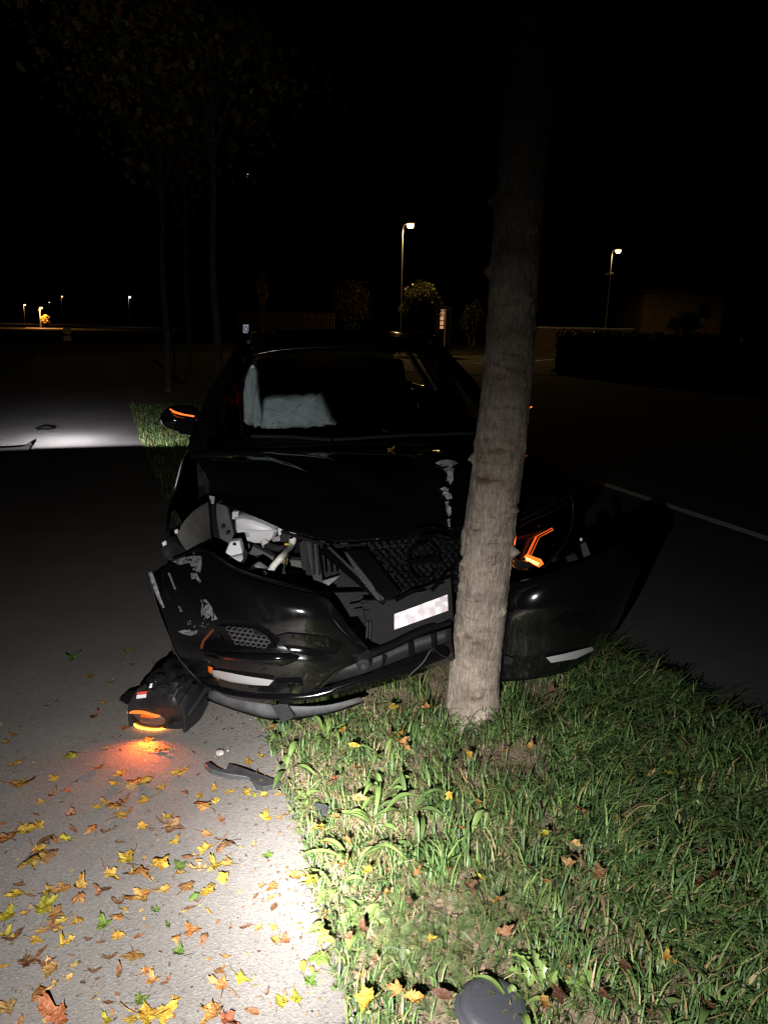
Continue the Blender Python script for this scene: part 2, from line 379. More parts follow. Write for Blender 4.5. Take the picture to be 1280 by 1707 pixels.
# ------------------------------------------------------------------ the tree that was hit
def bark(name, c0, c1, c2):
    m = mat(name, c0, 0.9); t, N, b = nodes(m)
    tc = N('ShaderNodeTexCoord'); mp = N('ShaderNodeMapping'); mp.inputs['Scale'].default_value = (1, 1, 0.26)
    t.links.new(tc.outputs['Object'], mp.inputs[0])
    n1 = N('ShaderNodeTexNoise', i_Scale=120.0, i_Detail=6.0, i_Roughness=0.7); t.links.new(mp.outputs[0], n1.inputs['Vector'])
    n2 = N('ShaderNodeTexNoise', i_Scale=7.0, i_Detail=6.0); t.links.new(tc.outputs['Object'], n2.inputs['Vector'])
    n3 = N('ShaderNodeTexNoise', i_Scale=160.0, i_Detail=4.0); t.links.new(tc.outputs['Object'], n3.inputs['Vector'])
    r1 = ramp(N, [(0.30, c0), (0.50, c1), (0.72, c2)]); t.links.new(n1.outputs[0], r1.inputs[0])
    r2 = ramp(N, [(0.32, (0.50, 0.46, 0.40)), (0.5, (0.95, 0.93, 0.90)), (0.70, (1.2, 1.17, 1.08))]); t.links.new(n2.outputs[0], r2.inputs[0])
    mx = N('ShaderNodeMix', data_type='RGBA', blend_type='MULTIPLY'); mx.inputs[0].default_value = 1
    t.links.new(r1.outputs[0], mx.inputs[6]); t.links.new(r2.outputs[0], mx.inputs[7])
    mp2 = N('ShaderNodeMapping'); mp2.inputs['Scale'].default_value = (1, 1, 3.2); t.links.new(tc.outputs['Object'], mp2.inputs[0])
    n4 = N('ShaderNodeTexNoise', i_Scale=9.0, i_Detail=7.0, i_Roughness=0.65, i_Distortion=0.6); t.links.new(mp2.outputs[0], n4.inputs['Vector'])
    r4 = ramp(N, [(0.30, (0.42, 0.38, 0.33)), (0.44, (0.92, 0.90, 0.86)), (0.60, (1.0, 1.0, 1.0)), (0.74, (1.22, 1.20, 1.08))]); t.links.new(n4.outputs[0], r4.inputs[0])
    mx4 = N('ShaderNodeMix', data_type='RGBA', blend_type='MULTIPLY'); mx4.inputs[0].default_value = 1
    t.links.new(mx.outputs[2], mx4.inputs[6]); t.links.new(r4.outputs[0], mx4.inputs[7]); t.links.new(mx4.outputs[2], b.inputs['Base Color'])
    ad = N('ShaderNodeMath', operation='ADD'); t.links.new(n1.outputs[0], ad.inputs[0]); t.links.new(n3.outputs[0], ad.inputs[1])
    bp = N('ShaderNodeBump', i_Strength=0.8, i_Distance=0.007); t.links.new(ad.outputs[0], bp.inputs['Height']); t.links.new(bp.outputs[0], b.inputs['Normal'])
    return m
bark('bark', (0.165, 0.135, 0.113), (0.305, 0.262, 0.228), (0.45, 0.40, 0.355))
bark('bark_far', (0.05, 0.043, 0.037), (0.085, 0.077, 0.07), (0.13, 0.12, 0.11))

TREE = Vector((0.39, 2.94, 0.0))
tree = tag(empty('maple_tree', TREE), 'grey barked tree trunk rising in front of the crashed black car', 'tree')
axis = [(0.385, -0.06, 0.128), (0.387, 0.03, 0.112), (0.388, 0.28, 0.102), (0.41, 0.79, 0.100), (0.437, 1.13, 0.097), (0.452, 1.5, 0.091), (0.455, 1.93, 0.088), (0.462, 2.23, 0.086), (0.475, 2.7, 0.083), (0.50, 3.4, 0.078), (0.52, 4.2, 0.07), (0.50, 5.2, 0.055), (0.53, 6.2, 0.035)]
def ax(z):
    for k in range(len(axis) - 1):
        if axis[k][1] <= z <= axis[k + 1][1]:
            t = (z - axis[k][1]) / (axis[k + 1][1] - axis[k][1]); return [axis[k][i] + (axis[k + 1][i] - axis[k][i]) * t for i in (0, 2)]
    return (axis[-1][0], axis[-1][2])
knots = []   # (angle, z, size_angle, size_z, height)
for px, py, h in ((852, 850, .020), (856, 925, .018), (775, 940, .018), (790, 885, .016), (815, 930, .012), (795, 1150, .012), (765, 1060, .010), (838, 1020, .010), (840, 765, .010), (790, 770, .010), (800, 790, .008), (825, 880, .008),
                   (812, 450, .014), (880, 500, .010), (815, 330, .012), (890, 380, .010), (806, 600, .008), (870, 640, .008), (835, 690, .008), (840, 560, .006), (862, 420, .007)):
    q = P(px, py, 2.87); c, r = ax(max(0, q.z)); s = max(-1, min(1, (q.x - c) / r))
    knots.append((math.asin(s), q.z, 0.19, 0.018, h * 1.7))
zz = [-0.05 + 0.0075 * k for k in range(407)] + [3.0 + 0.2 * k for k in range(17)]
v = []; NA = 120
for z in zz:
    c, r = ax(z)
    for k in range(NA):
        a = 2 * math.pi * k / NA           # a=0 faces the camera (-y)
        rr = r * (1 + 0.035 * noise.noise(Vector((math.sin(a) * 1.3, math.cos(a) * 1.3, z * 3.2))) + 0.028 * noise.noise(Vector((math.sin(a) * 4, math.cos(a) * 4, z * 9.0))))
        rr += 0.0026 * noise.noise(Vector((math.sin(a) * 20, math.cos(a) * 20, z * 12.0))) + 0.0022 * noise.noise(Vector((math.sin(a) * 9, math.cos(a) * 9, z * 60.0)))
        if z < 0.14: rr *= 1 + (0.30 + 0.20 * math.sin(3 * a + 1)) * (1 - z / 0.14) ** 2 * 0.6
        aa = (a + math.pi) % (2 * math.pi) - math.pi
        for (ka, kz, sa, sz, kh) in knots:
            if abs(z - kz) < 0.08:
                e = ((aa - ka) / sa) ** 2 + ((z - kz) / sz) ** 2
                if e < 6: rr += kh * math.exp(-e) * (1 + 0.7 * noise.noise(Vector((aa * 20, z * 70, 2))))
        # faint ring swellings where old branch whorls were
        for wz in (0.62, 0.83, 1.18, 1.62, 2.05): rr += 0.008 * math.exp(-((z - wz) / 0.022) ** 2) * (0.5 + noise.noise(Vector((aa * 3, wz * 10, 0))))
        v.append((c + math.sin(a) * rr, TREE.y - math.cos(a) * rr, z))
trunk = fix(obj('trunk', v, grid_faces(len(zz), NA, True), 'bark', tree))

# leaf mesh data used for crowns, litter and fallen leaves
def maple_outline(k):
    rng = random.Random(k); pts = []
    lob = [(-2.25, 0.50), (-1.15, 0.78), (0.0, 1.0), (1.15, 0.78), (2.25, 0.50)]
    pts.append((0, -0.42))
    for i, (a, l) in enumerate(lob):
        l *= rng.uniform(0.62, 1.18); a += rng.uniform(-0.14, 0.14); wdt = rng.uniform(0.17, 0.27)
        if i == 0: pts.append((math.sin(a - 0.42) * 0.42, math.cos(a - 0.42) * 0.42 - 0.1))
        for da, f in ((-wdt * 1.3, 0.70), (-wdt * 0.9, 0.80), (-wdt * 0.55, 0.78), (0, 1.0), (wdt * 0.55, 0.78), (wdt * 0.9, 0.80), (wdt * 1.3, 0.70)):
            pts.append((math.sin(a + da) * l * f, math.cos(a + da) * l * f - 0.1))
        if i < 4:
            na = (a + lob[i + 1][0]) / 2; pts.append((math.sin(na) * 0.40, math.cos(na) * 0.40 - 0.1))
        else: pts.append((math.sin(a + 0.42) * 0.42, math.cos(a + 0.42) * 0.42 - 0.1))
    return pts
def oval_outline(k):
    rng = random.Random(k); wd = rng.uniform(0.26, 0.40)
    up = [(wd * math.sin(math.pi * t) ** 0.8, -0.9 + 1.8 * t) for t in np.linspace(0, 1, 9)]
    return [(-x, y) for x, y in up] + [(x, y) for x, y in reversed(up[1:-1])]
def leaf_mesh(name, outline, curl, seed, m, stalk=True):
    rng = random.Random(seed); n = len(outline)
    ph = rng.uniform(0, 6.28); tw = rng.uniform(-0.4, 0.4)
    def lift(x, y):
        r = math.hypot(x, y)
        a = math.atan2(x, y)
        return 0.03 + curl * (0.55 * r * r * (0.55 + 0.45 * math.cos(2 * a + ph)) + 0.10 * math.sin(5 * a + ph) * r) + 0.10 * abs(x) * (0.5 + curl) + tw * curl * x * y * 0.5 + 0.16 * min(1.0, curl) * noise.noise(Vector((x * 2.6 + seed, y * 2.6, 0)))
    v = [(0, -0.1, 0.03)]; f = []
    for x, y in outline: v.append((0.55 * x, 0.55 * (y + 0.1) - 0.1, lift(0.55 * x, 0.55 * y)))
    for x, y in outline: v.append((x, y, lift(x, y)))
    for i in range(n):
        j = (i + 1) % n; f.append((0, 1 + i, 1 + j)); f.append((1 + i, 1 + n + i, 1 + n + j, 1 + j))
    if stalk:
        b = len(v); sx = rng.uniform(-0.35, 0.35); L = rng.uniform(0.5, 0.9)
        for t in (0, 0.5, 1):
            q = (sx * t * t, -0.5 - L * t + 0.08, 0.03 + 0.12 * t * curl)
            v += [(q[0] - 0.018, q[1], q[2]), (q[0] + 0.018, q[1], q[2]), (q[0], q[1], q[2] + 0.03)]
        for k in range(2):
            for e in range(3): f.append((b + 3 * k + e, b + 3 * k + (e + 1) % 3, b + 3 * k + 3 + (e + 1) % 3, b + 3 * k + 3 + e))
    me = bpy.data.meshes.new(name); me.from_pydata(v, [], f); me.update()
    me.polygons.foreach_set('use_smooth', [True] * len(me.polygons)); me.materials.append(MATS[m])
    return me
def fallen_mat():
    m = mat('fallen_leaf', (0.4, 0.25, 0.05), 0.55, spec=0.35); t, N, b = nodes(m)
    oi = N('ShaderNodeObjectInfo'); tc = N('ShaderNodeTexCoord')
    n1 = N('ShaderNodeTexNoise', i_Scale=2.2, i_Detail=5.0); t.links.new(tc.outputs['Object'], n1.inputs['Vector'])
    ad = N('ShaderNodeVectorMath', operation='ADD'); t.links.new(tc.outputs['Object'], ad.inputs[0]); t.links.new(oi.outputs['Location'], ad.inputs[1]); t.links.new(ad.outputs[0], n1.inputs['Vector'])
    r1 = ramp(N, [(0.42, (1, 1, 1)), (0.62, (0.62, 0.42, 0.22)), (0.8, (0.28, 0.15, 0.08))]); t.links.new(n1.outputs[0], r1.inputs[0])
    mx = N('ShaderNodeMix', data_type='RGBA', blend_type='MULTIPLY'); mx.inputs[0].default_value = 0.9
    t.links.new(oi.outputs['Color'], mx.inputs[6]); t.links.new(r1.outputs[0], mx.inputs[7]); t.links.new(mx.outputs[2], b.inputs['Base Color'])
    sx = N('ShaderNodeSeparateXYZ'); t.links.new(tc.outputs['Object'], sx.inputs[0])
    at = N('ShaderNodeMath', operation='ARCTAN2'); t.links.new(sx.outputs[0], at.inputs[0]); t.links.new(sx.outputs[1], at.inputs[1])
    fr = N('ShaderNodeMath', operation='PINGPONG', i_1=0.575); t.links.new(at.outputs[0], fr.inputs[0])
    vr = ramp(N, [(0.0, (0.45, 0.35, 0.25)), (0.05, (1, 1, 1))]); t.links.new(fr.outputs[0], vr.inputs[0])
    mv = N('ShaderNodeMix', data_type='RGBA', blend_type='MULTIPLY'); mv.inputs[0].default_value = 0.75; t.links.new(mx.outputs[2], mv.inputs[6]); t.links.new(vr.outputs[0], mv.inputs[7]); t.links.new(mv.outputs[2], b.inputs['Base Color'])
    wv = N('ShaderNodeTexNoise', i_Scale=9.0); t.links.new(tc.outputs['Object'], wv.inputs['Vector'])
    bp = N('ShaderNodeBump', i_Strength=0.4, i_Distance=0.05); t.links.new(wv.outputs[0], bp.inputs['Height']); t.links.new(bp.outputs[0], b.inputs['Normal'])
    tr = N('ShaderNodeBsdfTranslucent'); t.links.new(mx.outputs[2], tr.inputs[0]); ms = N('ShaderNodeMixShader', i_0=0.15)
    t.links.new(b.outputs[0], ms.inputs[1]); t.links.new(tr.outputs[0], ms.inputs[2]); t.links.new(ms.outputs[0], t.nodes['Material Output'].inputs[0])
fallen_mat()

def scatter_mesh(name, tmpl, mats4, tints, m, parent=None):
    """many small copies of one template joined into one mesh (crowns, ground cover): numpy, with a tint per copy"""
    tv, tf = tmpl; tv = np.array(tv, float); n = len(tv)
    M = np.array([[list(r) for r in mm] for mm in mats4]); K = len(M)
    hv = np.concatenate([tv, np.ones((n, 1))], 1)
    allv = np.einsum('kij,nj->kni', M, hv)[..., :3].reshape(-1, 3)
    loops = []; starts = []; tot = []
    idx = np.concatenate([np.array(q) for q in tf]); sz = np.array([len(q) for q in tf])
    L = (idx[None, :] + (np.arange(K) * n)[:, None]).reshape(-1)
    SZ = np.tile(sz, K)
    me = bpy.data.meshes.new(name); me.vertices.add(len(allv)); me.vertices.foreach_set('co', allv.astype(np.float32).ravel())
    me.loops.add(len(L)); me.loops.foreach_set('vertex_index', L.astype(np.int32))
    me.polygons.add(len(SZ)); me.polygons.foreach_set('loop_start', np.concatenate([[0], np.cumsum(SZ)[:-1]]).astype(np.int32))
    me.polygons.foreach_set('loop_total', SZ.astype(np.int32)); me.update(calc_edges=True)
    ca = me.color_attributes.new('tint', 'FLOAT_COLOR', 'POINT')
    c = np.repeat(np.concatenate([np.array(tints, float), np.ones((K, 1))], 1), n, axis=0); ca.data.foreach_set('color', c.astype(np.float32).ravel())
    me.materials.append(MATS[m]); o = bpy.data.objects.new(name, me); COL.objects.link(o)
    if parent: o.parent = parent
    return o
LEAF_T = ([(0, -0.5, 0), (0.42, -0.1, 0.08), (0.2, 0.1, 0.02), (0.3, 0.42, 0.06), (0, 0.62, 0), (-0.3, 0.42, 0.06), (-0.2, 0.1, 0.02), (-0.42, -0.1, 0.08)],
          [(0, 1, 2, 6, 7), (2, 3, 4, 5, 6)])
def rot_rand(rng): return Matrix.Rotation(rng.uniform(0, 6.28), 4, 'Z') @ Matrix.Rotation(rng.uniform(-1.2, 1.2), 4, 'X') @ Matrix.Rotation(rng.uniform(-1.2, 1.2), 4, 'Y')
def crown_of(root, limbs_from, cen, rad, nleaf, size, seed, palette, mbark, nlimb=9, droop=0.0):
    rng = random.Random(seed); loc = root.location
    mats, tints, ends = [], [], []
    for k in range(nlimb):
        a = 6.28 * k / nlimb + rng.uniform(-0.3, 0.3); s = Vector(limbs_from(rng.uniform(0.1, 0.9)))
        e = Vector((cen[0] + math.cos(a) * rad[0] * rng.uniform(0.5, 0.9), cen[1] + math.sin(a) * rad[0] * rng.uniform(0.5, 0.9), cen[2] + rng.uniform(-0.4, 0.6) * rad[1]))
        mid = s.lerp(e, 0.5) + Vector((0, 0, 0.25 * rad[1]))
        pts = cr([s, mid, e], 5); tube('limb', pts, [0.035 * (1 - i / len(pts)) + 0.008 for i in range(len(pts))], mbark, root, 6)
        ends += [pts[i] for i in range(4, len(pts))]
    for i in range(nleaf):
        c = rng.choice(ends); p = c + Vector((rng.gauss(0, 1), rng.gauss(0, 1), rng.gauss(0, 0.8))) * (0.24 * rad[0])
        p.z -= droop * rng.random()
        mats.append(Matrix.Translation(p - loc) @ rot_rand(rng) @ Matrix.Scale(size * rng.uniform(0.6, 1.3), 4))
        c0 = rng.choice(palette); f = rng.uniform(0.7, 1.25); tints.append([q * f for q in c0])
    return scatter_mesh('crown', LEAF_T, mats, tints, 'herb_leaf', root)
AUT = [(0.34, 0.20, 0.03), (0.30, 0.13, 0.03), (0.20, 0.18, 0.04), (0.38, 0.26, 0.05), (0.10, 0.13, 0.03)]
crown_of(tree, lambda t: (0.5, 2.95, 3.6 + 2.2 * t), (0.5, 3.3, 6.3), (2.3, 1.6), 2600, 0.13, 3, AUT, 'bark')

# ------------------------------------------------------------------ the crashed car
CAR0 = Vector((0.0, 2.78, 0.0)); YAW = R(7.0); TILT = R(1.1)
CM = Matrix.Translation(CAR0) @ Matrix.Rotation(YAW, 4, 'Z') @ Matrix.Rotation(-TILT, 4, 'Y')
def C(x, y, z): return CM @ Vector((x, y, z))
car = tag(empty('crashed_car', CAR0), 'black car with crushed front end wrapped around the tree trunk', 'car')
WY = (0.90, 3.55); WR = 0.345; AR = 0.405
def halfw(y):
    return interp([(0.3, 0.84), (0.7, 0.885), (1.1, 0.90), (3.4, 0.90), (3.9, 0.875), (4.2, 0.82), (4.36, 0.76)], y)
PROF = [(0.22, 0.90), (0.34, 0.955), (0.50, 0.985), (0.66, 0.985), (0.80, 1.0), (0.92, 0.99), (1.0, 0.965), (1.06, 0.93)]
def belt(y): return interp([(0.6, 0.90), (1.2, 1.0), (3.4, 1.10), (4.3, 1.10)], y)
def side_pt(s, y, z):
    f = interp(PROF, z * 1.06 / belt(y) if z > 0.5 else z)
    return C(s * halfw(y) * f, y, z)
def side_panel(name, s, y0, y1, m='paint', n=None, nz=12, off=0.0, top=None, bot=0.22):
    n = n or max(6, int((y1 - y0) / 0.04)); v = []
    for i in range(n + 1):
        y = y0 + (y1 - y0) * i / n; zb = bot
        for wy in WY:
            if abs(y - wy) < AR: zb = max(zb, WR + math.sqrt(AR * AR - (y - wy) ** 2))
        zt = top(y) if top else belt(y)
        for k in range(nz + 1): v.append(side_pt(s, y, zb + (zt - zb) * k / nz))
    return fix(obj(name, v, grid_faces(n + 1, nz + 1), m, car), solid=0.006)
for s in (-1, 1):
    side_panel('front_fender', s, 0.70 if s < 0 else 0.55, 1.245)
    d1 = side_panel('front_door', s, 1.255, 2.36); d2 = side_panel('rear_door', s, 2.37, 3.30)
    for d, y in ((d1, 2.2), (d2, 3.15)):
        hw = halfw(y) + 0.012
        tube('door_handle', cr([C(s * (hw - 0.02), y - 0.20, 0.93), C(s * (hw + 0.015), y - 0.16, 0.93), C(s * (hw + 0.015), y - 0.05, 0.935), C(s * (hw - 0.02), y - 0.01, 0.935)], 4), 0.013, 'paint', d)
    side_panel('rear_quarter_panel', s, 3.31, 4.30)
    # plastic sill cladding
    v = [C(s * x, y, z) for y in np.linspace(1.32, 3.13, 8) for x, z in ((0.83, 0.18), (0.865, 0.20), (0.885, 0.27), (0.87, 0.33))]
    fix(obj('sill', v, grid_faces(8, 4), 'plastic', car), solid=0.01)
    for wy in WY:
        pts = [C(s * (halfw(wy) * 0.985), wy + math.cos(a) * (AR + 0.01), WR + math.sin(a) * (AR + 0.01)) for a in np.linspace(0.1, math.pi - 0.1, 22)]
        if not (s < 0 and wy < 1.5): tube('arch_trim', pts, 0.022, 'plastic', car, 6)
# wheels
def wheel(x, y):
    ang = 0.12 if y < 1.5 else 0.0
    e = empty('wheel', C(x, y, WR) - CAR0); e.parent = car
    def ringv(prof, n=36):
        v = []
        for k in range(n):
            a = 2 * math.pi * k / n
            for (r, t) in prof: v.append(C(x + t, y + r * math.cos(a) + t * ang, WR + r * math.sin(a)))
        nf = len(prof); f = []
        for k in range(n):
            for j in range(nf - 1):
                a = k * nf + j; b = ((k + 1) % n) * nf + j; f.append((a, a + 1, b + 1, b))
        return v, f
    v, f = ringv([(0.215, -0.10), (0.29, -0.108), (0.325, -0.10), (0.343, -0.07), (0.345, 0.0), (0.343, 0.07), (0.325, 0.10), (0.29, 0.108), (0.215, 0.10)])
    fix(obj('tyre', v, f, 'rubber', e))
    s = 1 if x > 0 else -1
    v, f = ringv([(0.222, -0.09), (0.205, -0.08), (0.2, 0.08), (0.222, 0.09)]); fix(obj('rim', v, f, 'rim', e))
    for k in range(5):
        a = 2 * math.pi * k / 5
        bar('spoke', C(x + s * 0.07, y + 0.03 * math.cos(a), WR + 0.03 * math.sin(a)), C(x + s * 0.075, y + 0.21 * math.cos(a), WR + 0.21 * math.sin(a)), 0.055, 0.03, 'rim', e, up=(1, 0, 0))
for x in (-0.78, 0.78):
    for y in WY: wheel(x, y)
# underbody / cabin tub
prism('underbody', [C(-0.72, 0.55, 0.20), C(0.72, 0.55, 0.20), C(0.72, 0.55, 0.42), C(-0.72, 0.55, 0.42)], C(0, 4.25, 0) - C(0, 0.55, 0), 'cabin', car)
prism('firewall', [C(-0.80, 1.22, 0.40), C(0.80, 1.22, 0.40), C(0.80, 1.22, 0.98), C(-0.80, 1.22, 0.98)], C(0, 1.27, 0) - C(0, 1.22, 0), 'cabin', car)
# tail
rows = [[C(x * 0.76, 4.36 - 0.10 * x * x + dy, z) for x in (-1, -0.6, 0, 0.6, 1)] for z, dy in ((0.25, -0.06), (0.55, 0.0), (0.85, 0.0), (1.12, -0.06))]
patch_obj('tailgate', rows, 'paint', car, 4)
for s in (-1, 1):
    prism('tail_light', [C(s * 0.80, 4.24, 0.92), C(s * 0.50, 4.37, 0.92), C(s * 0.50, 4.36, 1.02), C(s * 0.79, 4.21, 1.04)], Vector((0, -0.05, 0)), mat('tail_red', (0.2, 0.005, 0.005), 0.2), car)
# roof, pillars, glass
def roof_z(y): return interp([(1.95, 1.475), (2.15, 1.53), (2.5, 1.575), (3.0, 1.575), (3.5, 1.54), (3.9, 1.47), (4.05, 1.43)], y)
def roof_w(y): return interp([(1.95, 0.575), (2.5, 0.60), (3.4, 0.58), (4.05, 0.53)], y)
v = []; yr = np.linspace(1.97, 4.05, 22); xs = np.linspace(-1, 1, 15)
for y in yr:
    for x in xs: v.append(C(x * roof_w(y), y, roof_z(y) - 0.055 * abs(x) ** 3.0))
fix(obj('roof', v, grid_faces(22, 15), 'paint', car), solid=0.02)
for s in (-1, 1):
    rail = cr([C(s * (roof_w(y) - 0.02), y, roof_z(y) - 0.02) for y in (2.15, 2.6, 3.2, 3.8)], 5)
    tube('roof_rail', rail, [0.012] + [0.017] * (len(rail) - 2) + [0.012], 'plastic_grey', car, 8)
    ap = cr([C(s * 0.80, 1.18, 1.0), C(s * 0.72, 1.55, 1.24), C(s * 0.61, 1.97, 1.43), C(s * 0.625, 2.5, 1.515), C(s * 0.605, 3.4, 1.49), C(s * 0.56, 4.0, 1.40)], 5)
    tube('window_pillar', ap, [0.04] * len(ap), 'paint', car, 8)
    bar('door_pillar', C(s * 0.86, 2.36, 1.04), C(s * 0.63, 2.42, 1.50), 0.09, 0.03, 'gloss_black', car, up=(s, 0, 0.3))
    bar('rear_pillar', C(s * 0.83, 3.55, 1.08), C(s * 0.59, 3.65, 1.48), 0.45, 0.03, 'paint', car, up=(s, 0, 0.3))
    for (ya, yb, yc, yd) in ((1.32, 2.33, 1.98, 2.38), (2.40, 3.38, 2.46, 3.48)):
        fix(obj('side_window', [C(s * 0.855, ya, belt(ya)), C(s * 0.855, yb, belt(yb)), C(s * 0.62, yd, 1.48), C(s * 0.62, yc, 1.46 if yc < 2.2 else 1.49)], [(0, 1, 2, 3)], 'glass' if ya < 2 else 'privacy_glass', car))
def ws(x, t):     # windscreen: t 0 at the cowl, 1 at the roof
    wd = 0.77 * (1 - t) + 0.57 * t; y = 1.16 + 0.83 * t + 0.10 * x * x * (1 - 0.4 * t); z = 1.005 + 0.475 * t - 0.02 * x * x
    return C(x * wd, y, z)
v = [ws(x, t) for t in np.linspace(0, 1, 8) for x in np.linspace(-1, 1, 13)]
fix(obj('windscreen', v, grid_faces(8, 13), 'glass', car))
v = [C(x * (0.55 + 0.12 * t), 4.03 + 0.27 * t, 1.43 - 0.32 * t) for t in (0, 0.5, 1) for x in np.linspace(-1, 1, 5)]
fix(obj('rear_window', v, grid_faces(3, 5), 'privacy_glass', car))
# cowl, wipers
v = [C(x * 0.80, 1.02 + 0.13 * t + 0.06 * x * x, 0.985 + 0.012 * math.sin(t * 3)) for t in (0, 0.5, 1) for x in np.linspace(-1, 1, 9)]
fix(obj('cowl', v, grid_faces(3, 9), 'plastic', car), solid=0.01)
for (a, b) in (((420, 727), (552, 733)), ((556, 733), (790, 722))):
    p, q = P(*a, 3.98), P(*b, 3.96)
    wp = tube('wiper', [p, p.lerp(q, 0.5) + Vector((0, 0, 0.006)), q], 0.009, 'plastic_grey', car, 6)
# cabin: dashboard, seats, steering wheel
rows = [[C(x, y, z - 0.03 * abs(x)) for x in (-0.74, -0.4, 0, 0.4, 0.74)] for y, z in ((1.32, 1.0), (1.55, 1.01), (1.75, 1.0), (1.80, 0.90), (1.78, 0.6))]
patch_obj('dashboard', rows, 'cabin', car, 4, 0.01)
for x in (-0.37, 0.37):
    box_pts = lambda x0, x1, y0, y1, z0, z1: [C(x0, y0, z0), C(x1, y0, z0), C(x1, y0, z1), C(x0, y0, z1)]
    prism('seat_cushion', box_pts(x - 0.25, x + 0.25, 2.10, 2.6, 0.52, 0.66), C(0, 2.6, 0) - C(0, 2.1, 0), 'seat_cloth', car, 0.04)
    prism('seat_back', [C(x - 0.24, 2.56, 0.64), C(x + 0.24, 2.56, 0.64), C(x + 0.20, 2.72, 1.17), C(x - 0.20, 2.72, 1.17)], C(0, 0.13, 0) - C(0, 0, 0), 'seat_cloth', car, 0.04)
    prism('headrest', [C(x - 0.13, 2.73, 1.20), C(x + 0.13, 2.73, 1.20), C(x + 0.11, 2.75, 1.38), C(x - 0.11, 2.75, 1.38)], C(0, 0.10, 0) - C(0, 0, 0), 'seat_cloth', car, 0.03)
prism('rear_bench', [C(-0.62, 3.45, 0.5), C(0.62, 3.45, 0.5), C(0.60, 3.55, 1.12), C(-0.60, 3.55, 1.12)], C(0, 0.15, 0) - C(0, 0, 0), 'seat_cloth', car, 0.04)
sw = [C(0.38 + 0.185 * math.cos(a), 1.93 + 0.06 * math.sin(a) * 0.9, 0.93 + 0.17 * math.sin(a)) for a in np.linspace(0, 2 * math.pi, 28)]
swo = tube('steering_wheel', sw, 0.016, 'cabin', car, 8)
prism('hub', [C(0.30, 1.91, 0.88), C(0.46, 1.91, 0.88), C(0.45, 1.93, 0.98), C(0.31, 1.93, 0.98)], Vector((0, 0.05, 0)), 'cabin', swo, 0.02)
mirror_in = prism('rear_view_mirror', [P(560, 594, 4.86), P(628, 592, 4.86), P(626, 612, 4.86), P(562, 614, 4.86)], Vector((0, 0.03, 0)), 'cabin', car, 0.008)
# airbags seen through the windscreen
def puff(name, outline, Y, depth, seed, m='airbag', n=26, inset=0.55):
    """a cushion: an outline of pixels at depth Y bulging to the front and back, with creases"""
    pts = [P(a, b, Y) for a, b in outline]; c = sum(pts, Vector()) / len(pts); v = []; rows = []
    loop = cr(pts + [pts[0]], 9)[:-1]; n = len(loop)
    def ring(k, dy, seedoff):
        for p in loop:
            q = c + (p - c) * k; nn = noise.noise(q * 9 + Vector((seed, seedoff, 0))) * 0.008 - abs(noise.noise(Vector((q.x * 24, q.z * 8, seed)))) * 0.024 - abs(noise.noise(Vector((q.x * 10 + q.z * 14, q.z * 22, seed + 4)))) * 0.014
            v.append(Vector((q.x, Y + dy + nn * (1.6 if abs(dy) > 0.01 else 0.5), q.z + nn * 0.6)))
    lv = [(0.02, -1.0), (0.15, -1.0), (0.3, -0.99), (0.45, -0.97), (0.58, -0.95), (0.68, -0.92), (0.78, -0.88), (0.86, -0.82), (0.93, -0.7), (0.98, -0.4), (1.0, 0.1), (0.95, 0.6), (0.7, 0.95), (0.02, 1.0)]
    for k, d in lv: ring(k, d * depth, d)
    return fix(obj(name, v, grid_faces(len(lv), n, True), m, car))
puff('passenger_airbag', [(436, 706), (438, 690), (440, 668), (444, 658), (452, 655), (490, 654), (530, 652), (538, 654), (545, 668), (556, 692), (563, 702), (540, 706), (480, 711), (445, 711)], 4.50, 0.15, 4)
puff('curtain_airbag', [(409, 700), (407, 660), (412, 625), (421, 606), (430, 615), (433, 650), (440, 690), (447, 706), (425, 708)], 4.62, 0.05, 9)
puff('driver_airbag_collapsed', [(725, 690), (730, 630), (738, 612), (752, 625), (762, 655), (765, 690)], 5.3, 0.06, 5, 'seat_cloth')

# door mirrors with glowing indicator strips
for s in (-1, 1):
    cx, yy0, zz0 = s * 0.925, 1.60, 1.10
    rows = []
    for t, sc in ((0.0, 0.35), (0.15, 0.85), (0.5, 1.0), (0.8, 0.92), (1.0, 0.80)):
        rows.append([C(cx + s * (0.115 * sc * math.cos(a)) + s * 0.0, yy0 + 0.16 * t - 0.02 * math.cos(a), zz0 + 0.082 * sc * math.sin(a) * (1.0 if math.sin(a) > 0 else 0.85)) for a in np.linspace(0, 2 * math.pi, 17)])
    v = [p for r in rows for p in r]
    v.append(C(cx, yy0 - 0.012, zz0)); f = grid_faces(5, 17)
    f += [(k, k + 1, len(v) - 1) for k in range(16)]
    mh = fix(obj('door_mirror', v, f, 'paint', car))
    v = [C(cx + s * (0.10 * math.cos(a)), yy0 + 0.158, zz0 + 0.07 * math.sin(a)) for a in np.linspace(0, 2 * math.pi, 24)[:-1]]
    obj('mirror_glass', v, [tuple(range(23))], 'chrome', mh, False)
    bar('mirror_arm', C(s * 0.80, yy0 + 0.03, zz0 - 0.075), C(s * 0.93, yy0 + 0.06, zz0 - 0.055), 0.07, 0.035, 'paint', mh)
    if s < 0: pts = [P(284, 682, 4.24), P(292, 687, 4.225), P(306, 691, 4.22), P(324, 694, 4.22)]
    else: pts = [P(886, 678, 4.49), P(879, 681, 4.475), P(870, 684, 4.47), P(858, 686, 4.47)]
    ind = tube('indicator_strip', cr(pts, 6), [0.004] * 4 + [0.0065] * 8 + [0.005] * 7, 'amber', mh, 6)

